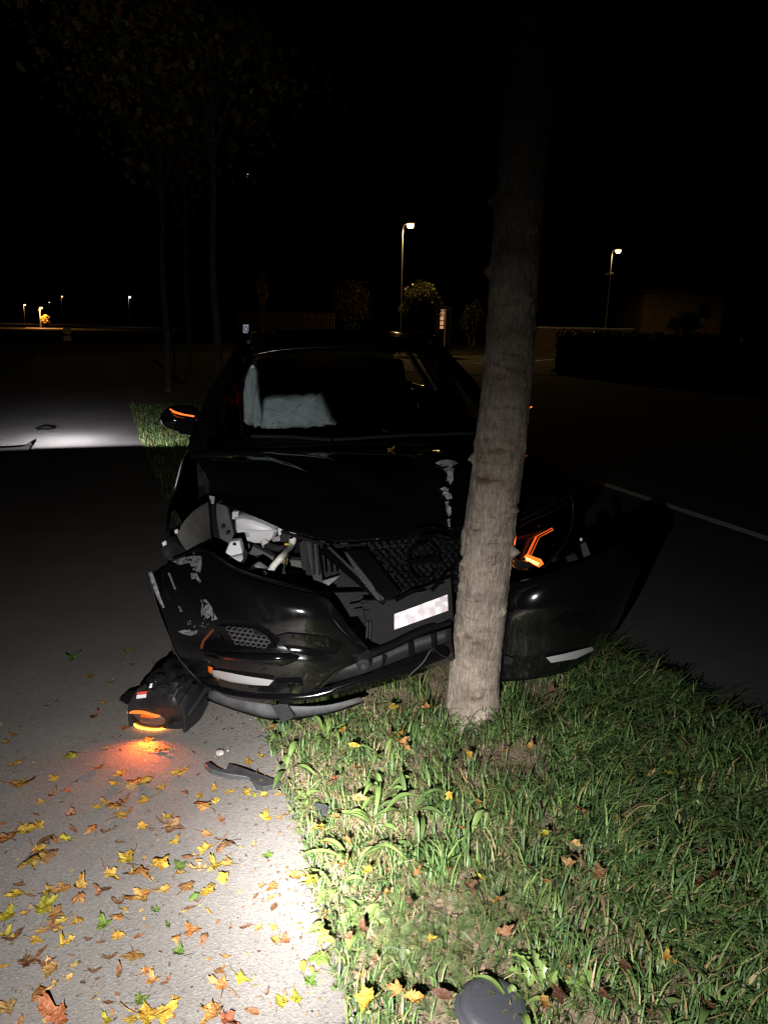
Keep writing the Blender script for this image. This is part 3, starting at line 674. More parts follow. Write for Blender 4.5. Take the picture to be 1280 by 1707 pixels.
# bonnet: buckled by the tree
def hood_pt(u, t):         # u -1..1 across, t 0 at the cowl .. 1 at the nose
    front = [(-1.0, P(350, 833, 3.52)), (-0.8, P(395, 851, 3.36)), (-0.55, P(470, 881, 3.12)), (-0.30, P(555, 904, 2.98)), (-0.05, P(630, 900, 2.96)), (0.2, P(700, 893, 2.99)), (0.42, P(775, 886, 3.10)), (0.6, P(845, 872, 3.14)), (0.8, P(900, 846, 3.25)), (1.0, P(952, 806, 3.46))]
    rear = C(u * 0.79, 1.05 + 0.05 * u * u, 1.00 - 0.035 * u * u)
    for k in range(len(front) - 1):
        if front[k][0] <= u <= front[k + 1][0]:
            q = (u - front[k][0]) / (front[k + 1][0] - front[k][0]); fr = front[k][1].lerp(front[k + 1][1], q); break
    p = rear.lerp(fr, t)
    p.z += 0.085 * math.sin(math.pi * min(1, t * 1.0)) * (1 - 0.5 * u * u)      # crown
    # power dome creases
    for cu in (-0.55, 0.55): p.z += 0.010 * math.exp(-((u - cu) / 0.05) ** 2) * (1 - t)
    # buckle beside the trunk
    g = math.exp(-((p.x - 0.26) / 0.12) ** 2)
    p.z += 0.125 * g * math.exp(-((t - 0.70) / (0.30 if t < 0.70 else 0.15)) ** 2)
    p.z -= 0.06 * math.exp(-((p.x - 0.44) / 0.07) ** 2) * math.exp(-((t - 0.95) / 0.3) ** 2)
    if t > 0.66: k_ = min(1, (t - 0.66) / 0.08); p.y += k_ * g * (0.007 * math.sin(62 * t + 6 * p.x) + 0.012 * noise.noise(Vector((p.x * 22, t * 34, 0))) + 0.006 * noise.noise(Vector((p.x * 60, t * 80, 3))))
    # crease that runs diagonally over the left half
    d = (u + 0.55) - 0.9 * (t - 0.15); p.z -= 0.020 * math.exp(-(d / 0.10) ** 2) * math.sin(math.pi * t) ; p.z += 0.012 * math.exp(-((d - 0.16) / 0.08) ** 2) * math.sin(math.pi * t)
    p.z += 0.004 * noise.noise(Vector((u * 5, t * 5, 7)))
    return p
NU, NT = 130, 110
v = [hood_pt(-1 + 2 * j / (NU - 1), i / (NT - 1)) for i in range(NT) for j in range(NU)]
v_h = list(v); hood = fix(obj('bonnet', v, grid_faces(NT, NU), 'paint', car), solid=0.012)
# torn edge of the left wing
patch_obj('torn_wing_edge', [[P(332, 782, 3.62), P(338, 800, 3.58), P(345, 822, 3.52), P(350, 838, 3.48)], [P(340, 783, 3.60), P(349, 805, 3.56), P(350, 826, 3.50), P(358, 840, 3.46)]], 'plastic_grey', car, 4, 0.003)
prism('torn_bracket', [P(349, 826, 3.46), P(358, 828, 3.46), P(357, 842, 3.46), P(350, 840, 3.46)], 0.01, 'bare_metal', car, 0.001)

# engine bay behind the missing headlamp
set_grid = np.array([list(q) for q in v_h]); SURF = (set_grid, to_px(set_grid)); FRONT = True
mat('painted_highlight', (0.42, 0.42, 0.46), 0.4, metal=0.3, var=0.6, vscale=60)  # pale patches painted to imitate the highlight on the buckle beside the trunk
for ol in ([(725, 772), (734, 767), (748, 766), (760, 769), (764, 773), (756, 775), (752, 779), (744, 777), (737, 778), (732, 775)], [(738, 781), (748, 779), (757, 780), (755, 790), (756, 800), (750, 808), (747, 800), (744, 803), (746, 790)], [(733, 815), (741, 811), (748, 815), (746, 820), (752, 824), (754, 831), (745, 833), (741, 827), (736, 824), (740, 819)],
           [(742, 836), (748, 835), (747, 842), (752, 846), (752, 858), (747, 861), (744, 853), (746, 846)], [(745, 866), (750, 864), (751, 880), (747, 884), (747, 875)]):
    decal('highlight_patch', ol, 'painted_highlight', hood, 0.006, 0.0012, 1)
FRONT = False
prism('inner_wing', [P(360, 838, 3.48), P(378, 842, 3.48), P(384, 865, 3.46), P(392, 895, 3.44), P(425, 912, 3.42), P(460, 930, 3.40), P(505, 935, 3.38), P(512, 975, 3.36), P(440, 990, 3.36), P(385, 975, 3.38), P(366, 915, 3.42), P(360, 880, 3.46)], 0.05, 'inner_metal', car, 0.004)
prism('inner_wing_back', [P(352, 820, 3.64), P(560, 860, 3.64), P(560, 1000, 3.64), P(340, 1000, 3.64)], 0.02, 'cabin', car, 0.0)
prism('slam_panel', [P(497, 905, 3.34), P(510, 898, 3.34), P(516, 975, 3.3), P(509, 985, 3.3)], 0.06, 'plastic_grey', car, 0.004)
prism('headlamp_bracket', [P(452, 968, 3.28), P(460, 957, 3.28), P(505, 955, 3.28), P(508, 976, 3.28), P(470, 975, 3.28)], 0.03, 'inner_metal', car, 0.003)
tube('wing_edge_strip', [P(354, 840, 3.45), P(357, 870, 3.44), P(362, 900, 3.42), P(372, 935, 3.38)], 0.014, 'plastic_grey', car, 6)
for a, b, y in ((372, 878, 3.40), (380, 888, 3.40), (430, 930, 3.36), (437, 928, 3.36), (470, 928, 3.34), (495, 962, 3.25)):
    c = P(a, b, y); ring = [c + Vector((0.009 * math.cos(k), 0, 0.009 * math.sin(k))) for k in np.linspace(0, 6.28, 11)[:-1]]
    prism('bolt', ring, -0.006, 'plastic_grey', car, 0.001)
def vessel(name, outline, Y, depth, m, sc=0.9):
    pts = [P(a, b, Y) for a, b in outline]; c = sum(pts, Vector()) / len(pts); loop = cr(pts + [pts[0]], 4)[:-1]; v = []
    lv = [(0.02, -1), (0.55, -1), (0.86, -0.86), (0.97, -0.6), (1.0, -0.2), (1.0, 0.6), (0.9, 1.0), (0.02, 1.0)]
    for k, d in lv:
        for p in loop: q = c + (p - c) * k; v.append(Vector((q.x, Y + d * depth, q.z)))
    return fix(obj(name, v, grid_faces(len(lv), len(loop), True), m, car))
res = vessel('coolant_tank', [(393, 858), (410, 856), (440, 864), (462, 876), (462, 890), (450, 900), (430, 902), (408, 895), (396, 884)], 3.46, 0.07, 'milky')
tube('seam', cr([P(395, 880, 3.395), P(415, 884, 3.388), P(440, 885, 3.388), P(462, 884, 3.395)], 5), 0.004, 'milky', res, 6)
prism('tank_lug', [P(387, 853, 3.42), P(398, 853, 3.42), P(396, 866, 3.42), P(387, 866, 3.42)], 0.03, 'milky', res, 0.003)
vessel('tank_label_patch', [(404, 886), (414, 887), (415, 895), (406, 892)], 3.392, 0.004, 'fluid_blue')
tube('coolant_hose', cr([P(440, 903, 3.40), P(447, 910, 3.38), P(462, 914, 3.36), P(478, 913, 3.36), P(488, 905, 3.4)], 5), 0.016, 'rubber', car, 10)
tube('hose_clamp', [P(440, 901, 3.40), P(444, 909, 3.385)], 0.019, 'milky_warm', car, 10)
prism('pipe_cap', [P(466, 895, 3.40), P(470, 888, 3.40), P(480, 888, 3.40), P(484, 898, 3.40), P(478, 905, 3.40), P(468, 904, 3.40)], 0.03, 'rubber', car, 0.004)
prism('pipe_bracket', [P(452, 897, 3.42), P(466, 893, 3.42), P(470, 902, 3.42), P(455, 904, 3.42)], 0.02, 'bare_metal', car, 0.003)
prism('radiator_bracket', [P(463, 880, 3.42), P(472, 882, 3.42), P(471, 892, 3.42), P(464, 893, 3.42)], 0.02, 'milky', car, 0.002)
prism('washer_bracket', [P(383, 903, 3.100), P(400, 901, 3.100), P(404, 918, 3.100), P(405, 932, 3.080), P(398, 940, 3.060), P(406, 962, 3.040), P(375, 962, 3.040), P(370, 935, 3.060)], 0.05, 'milky', car, 0.006)
c = P(391.5, 907, 3.097)
prism('bracket_hole', [c + Vector((0.008 * math.cos(k), 0, 0.008 * math.sin(k))) for k in np.linspace(0, 6.28, 13)[:-1]], -0.004, 'plastic_grey', car, 0.0)
prism('bracket_ledge', [P(371, 932, 3.050), P(404, 925, 3.050), P(405, 934, 3.020), P(398, 944, 3.020), P(373, 938, 3.020)], 0.03, 'milky', car, 0.004)
vessel('washer_tank', [(410, 952), (425, 942), (432, 942), (447, 953), (455, 966), (440, 975), (415, 968)], 3.040, 0.05, 'milky')
tube('filler_neck', cr([P(487, 888, 3.36), P(488, 900, 3.34), P(484, 912, 3.32), P(470, 928, 3.090), P(458, 941, 3.070), P(450, 953, 3.050)], 4), [0.017] * 6 + [0.0145] * 15, 'milky_warm', car, 10)
prism('filler_flange', [P(445, 950, 3.035), P(449, 947, 3.035), P(457, 955, 3.035), P(453, 959, 3.035)], 0.02, 'milky_warm', car, 0.002)
for q in ([(474, 906), (482, 906), (482, 909), (474, 909)], [(474, 934), (480, 932), (478, 940), (473, 941)], [(455, 954), (459, 953), (463, 961), (458, 962)]):
    prism('yellow_clip', [P(a, b, 3.060) for a, b in q], 0.012, 'yellow_clip', car, 0.001)
tube('cable', cr([P(408, 917, 3.060), P(411, 922, 3.050), P(408, 932, 3.030), P(397, 944, 3.000)], 5), 0.006, 'rubber', car, 6)
tube('cable', cr([P(440, 968, 3.000), P(455, 966, 3.000), P(470, 962, 3.020), P(474, 945, 3.040), P(480, 925, 3.080)], 5), 0.005, 'rubber', car, 6)
prism('connector', [P(470, 954, 3.020), P(476, 953, 3.020), P(476, 966, 3.020), P(471, 967, 3.020)], 0.02, 'rubber', car, 0.002)
# splayed wheel arch liner on the left
patch_obj('wheel_arch_liner', [[P(293, 893, 3.10), P(305, 872, 3.16), P(325, 850, 3.26), P(350, 835, 3.40)], [P(302, 910, 3.08), P(315, 895, 3.14), P(332, 878, 3.24), P(352, 868, 3.38)], [P(316, 924, 3.06), P(328, 915, 3.12), P(342, 905, 3.22), P(354, 905, 3.36)]], 'liner', car, 5, 0.004)
patch_obj('liner_lower_flap', [[P(263, 921, 3.02), P(270, 908, 3.03), P(281, 895, 3.06), P(294, 892, 3.09)], [P(270, 925, 3.01), P(280, 918, 3.02), P(292, 905, 3.05), P(303, 909, 3.07)], [P(284, 935, 3.0), P(295, 930, 3.02), P(306, 924, 3.05), P(316, 924, 3.06)]], 'plastic_grey', car, 4, 0.004)
for q in ([(270, 905), (276, 901), (278, 908), (272, 911)], [(291, 884), (296, 882), (297, 889), (292, 890)]):
    prism('broken_clip', [P(a, b, 2.99) for a, b in q], 0.01, 'milky', car, 0.001)

# front bumper, torn off on the left and bent round the trunk
TB = [[(252, 955, 2.98), (290, 937, 2.93), (335, 921, 2.86), (388, 952, 2.76), (450, 973, 2.71), (510, 987, 2.69), (548, 1000, 2.70), (582, 1045, 2.73), (622, 1092, 2.77)],
      [(258, 985, 2.95), (294, 962, 2.90), (338, 950, 2.81), (390, 972, 2.71), (450, 990, 2.66), (510, 1002, 2.65), (545, 1014, 2.67), (578, 1052, 2.71), (618, 1093, 2.76)],
      [(264, 1010, 2.94), (300, 995, 2.88), (345, 990, 2.77), (395, 1003, 2.67), (450, 1012, 2.63), (510, 1020, 2.62), (545, 1032, 2.65), (575, 1060, 2.69), (612, 1095, 2.75)],
      [(273, 1035, 2.93), (310, 1033, 2.86), (352, 1038, 2.74), (400, 1041, 2.65), (450, 1046, 2.62), (510, 1050, 2.62), (545, 1058, 2.65), (573, 1074, 2.69), (606, 1097, 2.74)],
      [(283, 1062, 2.92), (316, 1062, 2.85), (356, 1064, 2.75), (402, 1068, 2.67), (450, 1072, 2.64), (510, 1078, 2.64), (545, 1084, 2.66), (570, 1090, 2.69), (598, 1102, 2.73)],
      [(293, 1085, 2.91), (322, 1090, 2.83), (358, 1092, 2.72), (404, 1095, 2.65), (450, 1098, 2.62), (510, 1104, 2.62), (542, 1108, 2.65), (564, 1108, 2.68), (588, 1107, 2.72)],
      [(308, 1108, 2.90), (332, 1114, 2.82), (362, 1120, 2.73), (404, 1127, 2.66), (450, 1130, 2.64), (505, 1134, 2.64), (535, 1132, 2.66), (552, 1126, 2.68), (570, 1116, 2.72)],
      [(330, 1132, 2.90), (348, 1140, 2.82), (372, 1147, 2.75), (410, 1154, 2.69), (450, 1158, 2.67), (500, 1160, 2.67), (525, 1152, 2.68), (540, 1142, 2.70), (553, 1130, 2.73)]]
mat('bumper_paint', (0.009, 0.009, 0.010), 0.22, coat=0.8, bump=0.02, bscale=30)
def bumper_mat():
    m = mat('bumper_skin', (0.008, 0.008, 0.009), 0.2, coat=0.7); t, N, b = nodes(m)
    tc = N('ShaderNodeTexCoord'); n = N('ShaderNodeTexNoise', i_Scale=9.0, i_Detail=8.0, i_Roughness=0.7); t.links.new(tc.outputs['Object'], n.inputs['Vector'])
    r = ramp(N, [(0.45, (0.15,) * 3), (0.75, (0.42,) * 3)]); t.links.new(n.outputs[0], r.inputs[0]); t.links.new(r.outputs[0], b.inputs['Roughness'])
    s = N('ShaderNodeTexVoronoi', i_Scale=85.0); t.links.new(tc.outputs['Object'], s.inputs['Vector'])
    r2 = ramp(N, [(0.0, (0.07, 0.07, 0.07)), (0.05, (0.005, 0.005, 0.0055)), (0.2, (0.0035, 0.0035, 0.004))]); t.links.new(s.outputs['Distance'], r2.inputs[0]); t.links.new(r2.outputs[0], b.inputs['Base Color'])
bumper_mat()
bump = patch_obj('front_bumper', [[P(*q) for q in r] for r in TB], 'bumper_skin', car, 6, 0.005)
# turned-in lip along the top
def lip(pts, dy, dz, m, parent, name='bumper_lip'):
    a = cr([P(*q) for q in pts], 6); v = []
    for p in a: v += [p, p + Vector((0, dy, dz))]
    return fix(obj(name, v, grid_faces(len(a), 2), m, parent), solid=0.004)
lip([(262, 951, 2.98), (290, 936, 2.94), (335, 920, 2.87), (388, 951, 2.77), (450, 972, 2.72), (510, 986, 2.70), (548, 999, 2.71)], 0.05, -0.004, 'plastic', bump)
for a in np.linspace(0.1, 0.9, 9):
    p = P(285, 938, 2.95).lerp(P(333, 921, 2.88), a); prism('clip_tooth', [p + Vector((-0.005, 0, 0)), p + Vector((0.005, 0, 0)), p + Vector((0.005, 0, 0.012)), p + Vector((-0.005, 0, 0.012))], 0.008, 'plastic', bump, 0.0)
# scraped edge at the arch and scuffs in the paint
lip([(249, 952, 2.97), (256, 985, 2.955), (266, 1020, 2.94), (284, 1065, 2.925), (300, 1100, 2.91), (330, 1134, 2.90), (352, 1150, 2.84)], -0.012, 0.012, 'plastic_grey', bump, 'arch_edge')
patch_obj('scraped_flap', [[P(247, 953, 2.94), P(255, 978, 2.92), P(264, 1000, 2.905), P(272, 1014, 2.90)], [P(254, 953, 2.94), P(263, 978, 2.92), P(269, 998, 2.905), P(275, 1012, 2.90)]], 'scuff', bump, 4, 0.003)
set_surf(TB)
for ol in ([(288, 936), (300, 931), (322, 926), (336, 927), (337, 940), (334, 955), (322, 950), (316, 938), (300, 942)],
           [(318, 955), (328, 955), (336, 970), (333, 972), (326, 964), (319, 966)],
           [(335, 1000), (344, 999), (352, 1010), (360, 1027), (364, 1032), (352, 1035), (340, 1048), (336, 1045), (352, 1030), (346, 1018)],
           [(297, 1053), (306, 1050), (316, 1050), (326, 1042), (338, 1040), (340, 1047), (328, 1056), (318, 1060), (306, 1057)],
           [(297, 1010), (302, 1012), (305, 1020), (300, 1020)], [(312, 1036), (318, 1034), (320, 1041), (313, 1042)],
           [(280, 955), (283, 954), (294, 982), (291, 983)]):
    decal('scuff_mark', ol, 'scuff', bump, 0.003, 0.0015)
# fog lamp recess with honeycomb insert
fog = decal('fog_lamp_surround', [(334, 1078), (345, 1058), (360, 1043), (420, 1045), (444, 1058), (462, 1080), (420, 1082), (380, 1084)], 'gloss_black', bump, 0.008, 0.02)
for i in range(7):
    for j in range(4):
        a, b = 386 + i * 9.0 + j * 4.5 - 4, 1048 + j * 7.5 + i * 1.2
        if a > 446 or (a > 425 and j == 0): continue
        y = px_surface(a, b) - 0.031
        ring = [P(a + 4.6 * math.cos(k), b + 3.6 * math.sin(k), y) for k in np.linspace(0, 2 * math.pi, 7)]
        tube('grille_cell', ring, 0.0022, mat('cell_grey', (0.045, 0.045, 0.048), 0.35), fog, 4)
decal('fog_lamp_edge', [(333, 1080), (337, 1068), (355, 1048), (358, 1050), (341, 1070), (338, 1082)], mat('red_reflex', (0.14, 0.035, 0.015), 0.3), bump, 0.022, 0.008)
decal('fog_lamp_bowl', [(352, 1060), (366, 1056), (374, 1070), (376, 1082), (356, 1080)], 'gloss_black', bump, 0.022, 0.012)
decal('air_duct_panel', [(462, 1061), (480, 1056), (545, 1062), (574, 1075), (560, 1090), (520, 1094), (486, 1088), (472, 1076)], 'gloss_black', bump, 0.004, 0.006)
v = [P(a, b, px_surface(a, b) - o) for a, b, o in ((338, 1084, 0.012), (370, 1087, 0.022), (410, 1090, 0.026), (450, 1091, 0.024), (485, 1090, 0.016), (500, 1094, 0.006),
                                                  (345, 1093, 0.012), (372, 1099, 0.022), (410, 1104, 0.024), (445, 1108, 0.022), (470, 1110, 0.014), (490, 1103, 0.006))]
fix(obj('fog_lamp_brow', v, grid_faces(2, 6), 'gloss_black', bump), solid=0.012)
decal('chrome_trim', [(352, 1117), (365, 1118), (410, 1127), (456, 1134), (448, 1143), (420, 1142), (385, 1137), (356, 1128)], mat('satin_silver', (0.42, 0.42, 0.43), 0.35, metal=0.35), bump, 0.012, 0.008)
decal('amber_reflector', [(347, 1110), (355, 1113), (354, 1124), (347, 1120)], mat('amber_reflex', (0.75, 0.12, 0.01), 0.2), bump, 0.012, 0.006)
decal('trim_end', [(458, 1138), (500, 1137), (505, 1143), (480, 1147), (455, 1145)], 'gloss_black', bump, 0.012, 0.008)
# lower lip
def lipstrip(name, top, bot, m, parent, n=5, th=0.006):
    a, b = cr([P(*q) for q in top], n), cr([P(*q) for q in bot], n); v = []
    for p, q in zip(a, b): v += [p, p.lerp(q, 0.5) + Vector((0, -0.012, 0)), q]
    return fix(obj(name, v, grid_faces(len(a), 3), m, parent), solid=th)
lipstrip('bumper_splitter', [(330, 1130, 2.90), (372, 1146, 2.75), (450, 1154, 2.67), (520, 1150, 2.67), (600, 1128, 2.70), (680, 1098, 2.76), (752, 1068, 2.84)],
         [(352, 1146, 2.84), (385, 1162, 2.75), (450, 1172, 2.69), (520, 1170, 2.68), (600, 1152, 2.72), (680, 1128, 2.78), (756, 1100, 2.84)], 'gloss_black', car)
# lower grille bay, ribs, parking sensor
lipstrip('lower_grille_panel', [(545, 1110, 2.74), (622, 1094, 2.78), (690, 1066, 2.83), (752, 1046, 2.86)], [(540, 1140, 2.76), (600, 1134, 2.79), (680, 1106, 2.85), (752, 1082, 2.88)], 'plastic_grey', car)
lipstrip('grille_frame', [(618, 1082, 2.74), (650, 1070, 2.76), (700, 1045, 2.79), (752, 1030, 2.82)], [(622, 1096, 2.73), (655, 1082, 2.75), (702, 1060, 2.78), (752, 1040, 2.81)], 'plastic', car)
for a, b, c, d in ((640, 1090, 632, 1118), (684, 1070, 687, 1098), (722, 1055, 724, 1085)): bar('grille_rib', P(a, b, 2.79), P(c, d, 2.81), 0.012, 0.03, 'plastic', car)
tube('torn_trim', cr([P(680, 1128, 2.76), P(705, 1104, 2.77), P(720, 1082, 2.79), (P(735, 1092, 2.79)), P(752, 1098, 2.80)], 4), 0.003, 'plastic_grey', car, 5)
c = P(606, 1109, 2.70)
v, f = tube_data([c + Vector((0, 0.06, 0.01)), c + Vector((0, 0, 0)), c + Vector((0, -0.004, 0))], [0.034, 0.026, 0.020], 16)
ps = fix(obj('parking_sensor', v, f, 'plastic_grey', car))
v, f = tube_data([c + Vector((0, -0.004, 0)), c + Vector((0, -0.010, 0))], [0.010, 0.009], 14); fix(obj('sensor_face', v, f, 'rubber', ps))
# upper grille: V arm, honeycomb, surround, emblem ring, black plate carrier and licence plate
def pbar(name, a, b, w_, h_, m, parent=car): return bar(name, P(*a), P(*b), w_, h_, m, parent, up=(0, -1, 0.3))
pbar('grille_arm', (536, 915, 2.90), (642, 1004, 2.78), 0.030, 0.018, 'gloss_black'); pbar('grille_arm', (548, 912, 2.89), (640, 1000, 2.775), 0.012, 0.012, 'plastic_grey')
prism('grille_blade', [P(570, 918, 2.86), P(610, 915, 2.86), P(668, 990, 2.77), P(636, 1006, 2.77)], 0.03, 'gloss_black', car, 0.004)
prism('grille_blade', [P(572, 918, 2.855), P(580, 922, 2.85), P(622, 975, 2.79), P(636, 1003, 2.765), P(628, 1000, 2.77), P(600, 966, 2.80)], 0.01, 'plastic_grey', car, 0.002)
grl = prism('grille_backing', [P(600, 905, 2.92), P(775, 893, 3.02), P(775, 985, 2.92), P(670, 1000, 2.84)], 0.02, 'plastic', car, 0.0)
for i in range(13):
    for j in range(6):
        a = 615 + i * 12 + (j % 2) * 6 + j * 6; b = 908 + j * 14 - i * 0.8
        if a > 768 or a < 612 + j * 10: continue
        y = 2.895 - 0.012 * j + 0.07 * max(0, (a - 680) / 100)
        ring = [P(a + 5.2 * math.cos(k) + 2 * noise.noise(Vector((a * .3, b * .3, k))), b + 5.8 * math.sin(k), y + 0.01 * noise.noise(Vector((a * .1, b * .1, 0)))) for k in np.linspace(0, 2 * math.pi, 7)]
        tube('grille_cell', ring, 0.0026, 'gloss_black', grl, 4)
tube('emblem_ring', [P(705 + 26 * math.cos(k), 936 + 30 * math.sin(k), 2.855 + 0.04 * math.cos(k)) for k in np.linspace(0, 2 * math.pi, 25)], 0.006, 'gloss_black', car, 6)
pbar('emblem_bar', (680, 939, 2.84), (732, 930, 2.86), 0.022, 0.008, 'gloss_black')
for k, (a, b) in enumerate((((690, 885, 2.95), (772, 880, 3.02)), ((700, 898, 2.90), (770, 893, 2.95)), ((720, 985, 2.80), (768, 930, 2.86)), ((660, 1000, 2.79), (740, 968, 2.80)))):
    pp = [P(*a), P(*a).lerp(P(*b), 0.35) + Vector((0, -0.01, 0.012)), P(*a).lerp(P(*b), 0.65) + Vector((0, 0.01, -0.008)), P(*b)]
    tube('crumpled_slat', cr(pp, 4), 0.009, 'gloss_black', car, 5)
prism('plate_carrier', [P(600, 1000, 2.82), P(650, 1000, 2.80), P(752, 962, 2.80), P(756, 1030, 2.80), P(640, 1078, 2.79), P(618, 1070, 2.80)], 0.02, 'plastic', car, 0.004)
for a, b in (((578, 1014, 2.77), (616, 1006, 2.80)), ((584, 1022, 2.765), (616, 1018, 2.79)), ((613, 1035, 2.775), (611, 1064, 2.77)), ((618, 1036, 2.775), (616, 1065, 2.77))): pbar('grille_vane', a, b, 0.008, 0.006, 'plastic_grey')
def plate_mat():
    m = mat('plate', (0.55, 0.5, 0.52), 0.5); t, N, b = nodes(m)
    tc = N('ShaderNodeTexCoord'); n = N('ShaderNodeTexNoise', i_Scale=42.0, i_Detail=0.0); t.links.new(tc.outputs['Object'], n.inputs['Vector'])
    r = ramp(N, [(0.40, (0.56, 0.50, 0.54)), (0.62, (0.80, 0.77, 0.78))]); t.links.new(n.outputs[0], r.inputs[0]); t.links.new(r.outputs[0], b.inputs['Base Color'])
plate_mat()
prism('licence_plate', [P(657, 1024, 2.765), P(746, 991, 2.775), P(747, 1018, 2.77), P(657, 1050, 2.76)], 0.004, 'plate', car, 0.001)
# structure behind the grille: radiator support, crash beam
prism('radiator', [P(512, 900, 3.16), P(800, 890, 3.2), P(800, 1100, 3.16), P(505, 1100, 3.12)], 0.04, 'plastic', car, 0.0)
prism('radiator_support', [P(508, 902, 3.10), P(530, 900, 3.10), P(540, 985, 3.02), P(528, 990, 3.02), P(515, 940, 3.06)], 0.05, 'plastic_grey', car, 0.003)
prism('radiator_fins', [P(532, 970, 3.04), P(566, 960, 3.04), P(548, 976, 3.02), P(532, 984, 3.02)], 0.01, 'bare_metal', car, 0.001)
for k in range(5): pbar('support_rib', (520 + 9 * k, 905 + 2 * k, 3.06), (524 + 9 * k, 958, 3.03), 0.008, 0.02, 'plastic')
pbar('crash_beam', (500, 1010, 2.92), (760, 1000, 3.08), 0.10, 0.05, 'plastic')
tube('bonnet_edge_trim', cr([P(470, 886, 3.09), P(520, 902, 3.01), P(560, 910, 2.97), P(620, 908, 2.95), P(690, 897, 2.97), P(765, 890, 3.05)], 5), 0.008, 'plastic_grey', car, 6)
# under tray showing below the bumper
lipstrip('under_tray', [(352, 1150, 2.88), (400, 1166, 2.80), (470, 1176, 2.76), (540, 1176, 2.76), (600, 1162, 2.80)], [(345, 1166, 2.92), (400, 1186, 2.84), (460, 1200, 2.80), (545, 1190, 2.80), (606, 1170, 2.82)], mat('tray_grey', (0.05, 0.05, 0.053), 0.6, spec=0.2, var=0.5, vscale=12), car)
prism('tray_stay', [P(452, 1176, 2.745), P(478, 1172, 2.745), P(492, 1196, 2.735), P(470, 1206, 2.735)], 0.03, 'plastic_grey', car, 0.003)

# right half of the bumper
TR = [[(800, 1000, 3.05), (838, 977, 2.99), (880, 965, 2.95), (930, 950, 2.95), (985, 932, 3.01), (1035, 910, 3.09), (1066, 930, 3.17)],
      [(800, 1020, 3.02), (838, 995, 2.95), (880, 985, 2.90), (930, 972, 2.90), (985, 955, 2.97), (1035, 930, 3.07), (1070, 945, 3.16)],
      [(800, 1045, 3.0), (838, 1028, 2.93), (880, 1020, 2.88), (930, 1012, 2.88), (985, 996, 2.95), (1032, 968, 3.06), (1060, 962, 3.15)],
      [(800, 1080, 3.0), (838, 1065, 2.93), (880, 1062, 2.89), (930, 1054, 2.89), (982, 1038, 2.95), (1025, 1008, 3.05), (1046, 996, 3.13)],
      [(800, 1110, 3.0), (838, 1100, 2.93), (880, 1098, 2.89), (930, 1090, 2.89), (975, 1074, 2.95), (1010, 1050, 3.03), (1030, 1036, 3.11)],
      [(800, 1140, 3.0), (838, 1136, 2.94), (880, 1133, 2.90), (930, 1123, 2.91), (965, 1109, 2.97), (992, 1090, 3.04), (1006, 1078, 3.10)]]
bump2 = patch_obj('front_bumper_other_half', [[P(*q) for q in r] for r in TR], 'paint', car, 6, 0.005)
set_surf(TR)
decal('chrome_trim', [(910, 1096), (940, 1090), (986, 1078), (990, 1084), (960, 1098), (918, 1105)], mat('satin_silver', (0.42, 0.42, 0.43), 0.35, metal=0.35), bump2, 0.010, 0.008)
decal('fog_lamp_surround', [(922, 1040), (940, 1022), (985, 1016), (996, 1026), (975, 1040), (945, 1046)], 'gloss_black', bump2, 0.004, 0.008)
decal('sensor_cap', [(840, 1092), (856, 1098), (852, 1108), (840, 1106)], 'plastic_grey', bump2, 0.006, 0.004)
# headlamp that is still fixed, its indicator glowing
hl = prism('headlamp', [P(846, 880, 3.16), P(862, 874, 3.18), P(905, 850, 3.26), P(952, 822, 3.42), P(956, 860, 3.42), P(945, 905, 3.32), P(905, 948, 3.12), P(868, 954, 3.05), P(850, 945, 3.05)], 0.14, 'gloss_black', car, 0.006)
v = [P(846, 880, 3.13), P(905, 850, 3.22), P(952, 822, 3.39), P(956, 860, 3.39), P(945, 905, 3.28), P(905, 948, 3.08), P(868, 956, 3.01), P(850, 945, 3.02), P(895, 905, 3.10)]
fix(obj('lens_cover', v, [(0, 1, 8), (1, 2, 8), (2, 3, 8), (3, 4, 8), (4, 5, 8), (5, 6, 8), (6, 7, 8), (7, 0, 8)], 'lens', hl))
def flat(name, px, Y, m, parent, th=0.006): return prism(name, [P(a, b, y) for (a, b), y in zip(px, Y if isinstance(Y, list) else [Y] * len(px))], th, m, parent, 0.0)
flat('indicator_light', [(920, 880), (922, 884), (899, 896), (883, 931), (879, 930), (875, 930), (892, 895)], [3.23, 3.23, 3.17, 3.10, 3.10, 3.10, 3.16], emitter('amber_bar', (1.0, 0.14, 0.022), 0.95), hl)
flat('indicator_light', [(873, 929), (878, 924), (902, 933), (906, 940), (898, 946), (888, 941)], [3.075] * 6, 'amber', hl)
flat('indicator_core', [(877, 929), (898, 939), (896, 943), (876, 933)], [3.068] * 4, 'amber_hot', hl, 0.003)
flat('indicator_divider', [(919, 881.5), (920, 883), (898, 895.5), (881, 931), (878.5, 930.5), (896, 894)], [3.215, 3.215, 3.155, 3.085, 3.085, 3.145], mat('amber_dark', (0.25, 0.03, 0.005), 0.3), hl, 0.002)
flat('indicator_light', [(852, 905), (860, 893), (859, 905), (855, 918), (850, 916)], 3.10, 'amber', hl)
flat('reflector', [(858, 932), (880, 936), (886, 945), (866, 950), (856, 944)], 3.05, 'chrome', hl, 0.004)
for a, b in ((870, 875), (894, 877), (905, 900), (909, 905), (900, 912)): flat('lens_chip', [(a, b), (a + 7, b - 3), (a + 5, b + 4)], 3.17, 'lens', hl, 0.004)
tube('headlamp_rim', cr([P(950, 826, 3.36), P(955, 845, 3.37), P(951, 880, 3.31), P(940, 908, 3.22), P(906, 946, 3.05)], 4), 0.003, 'plastic_grey', hl, 5)
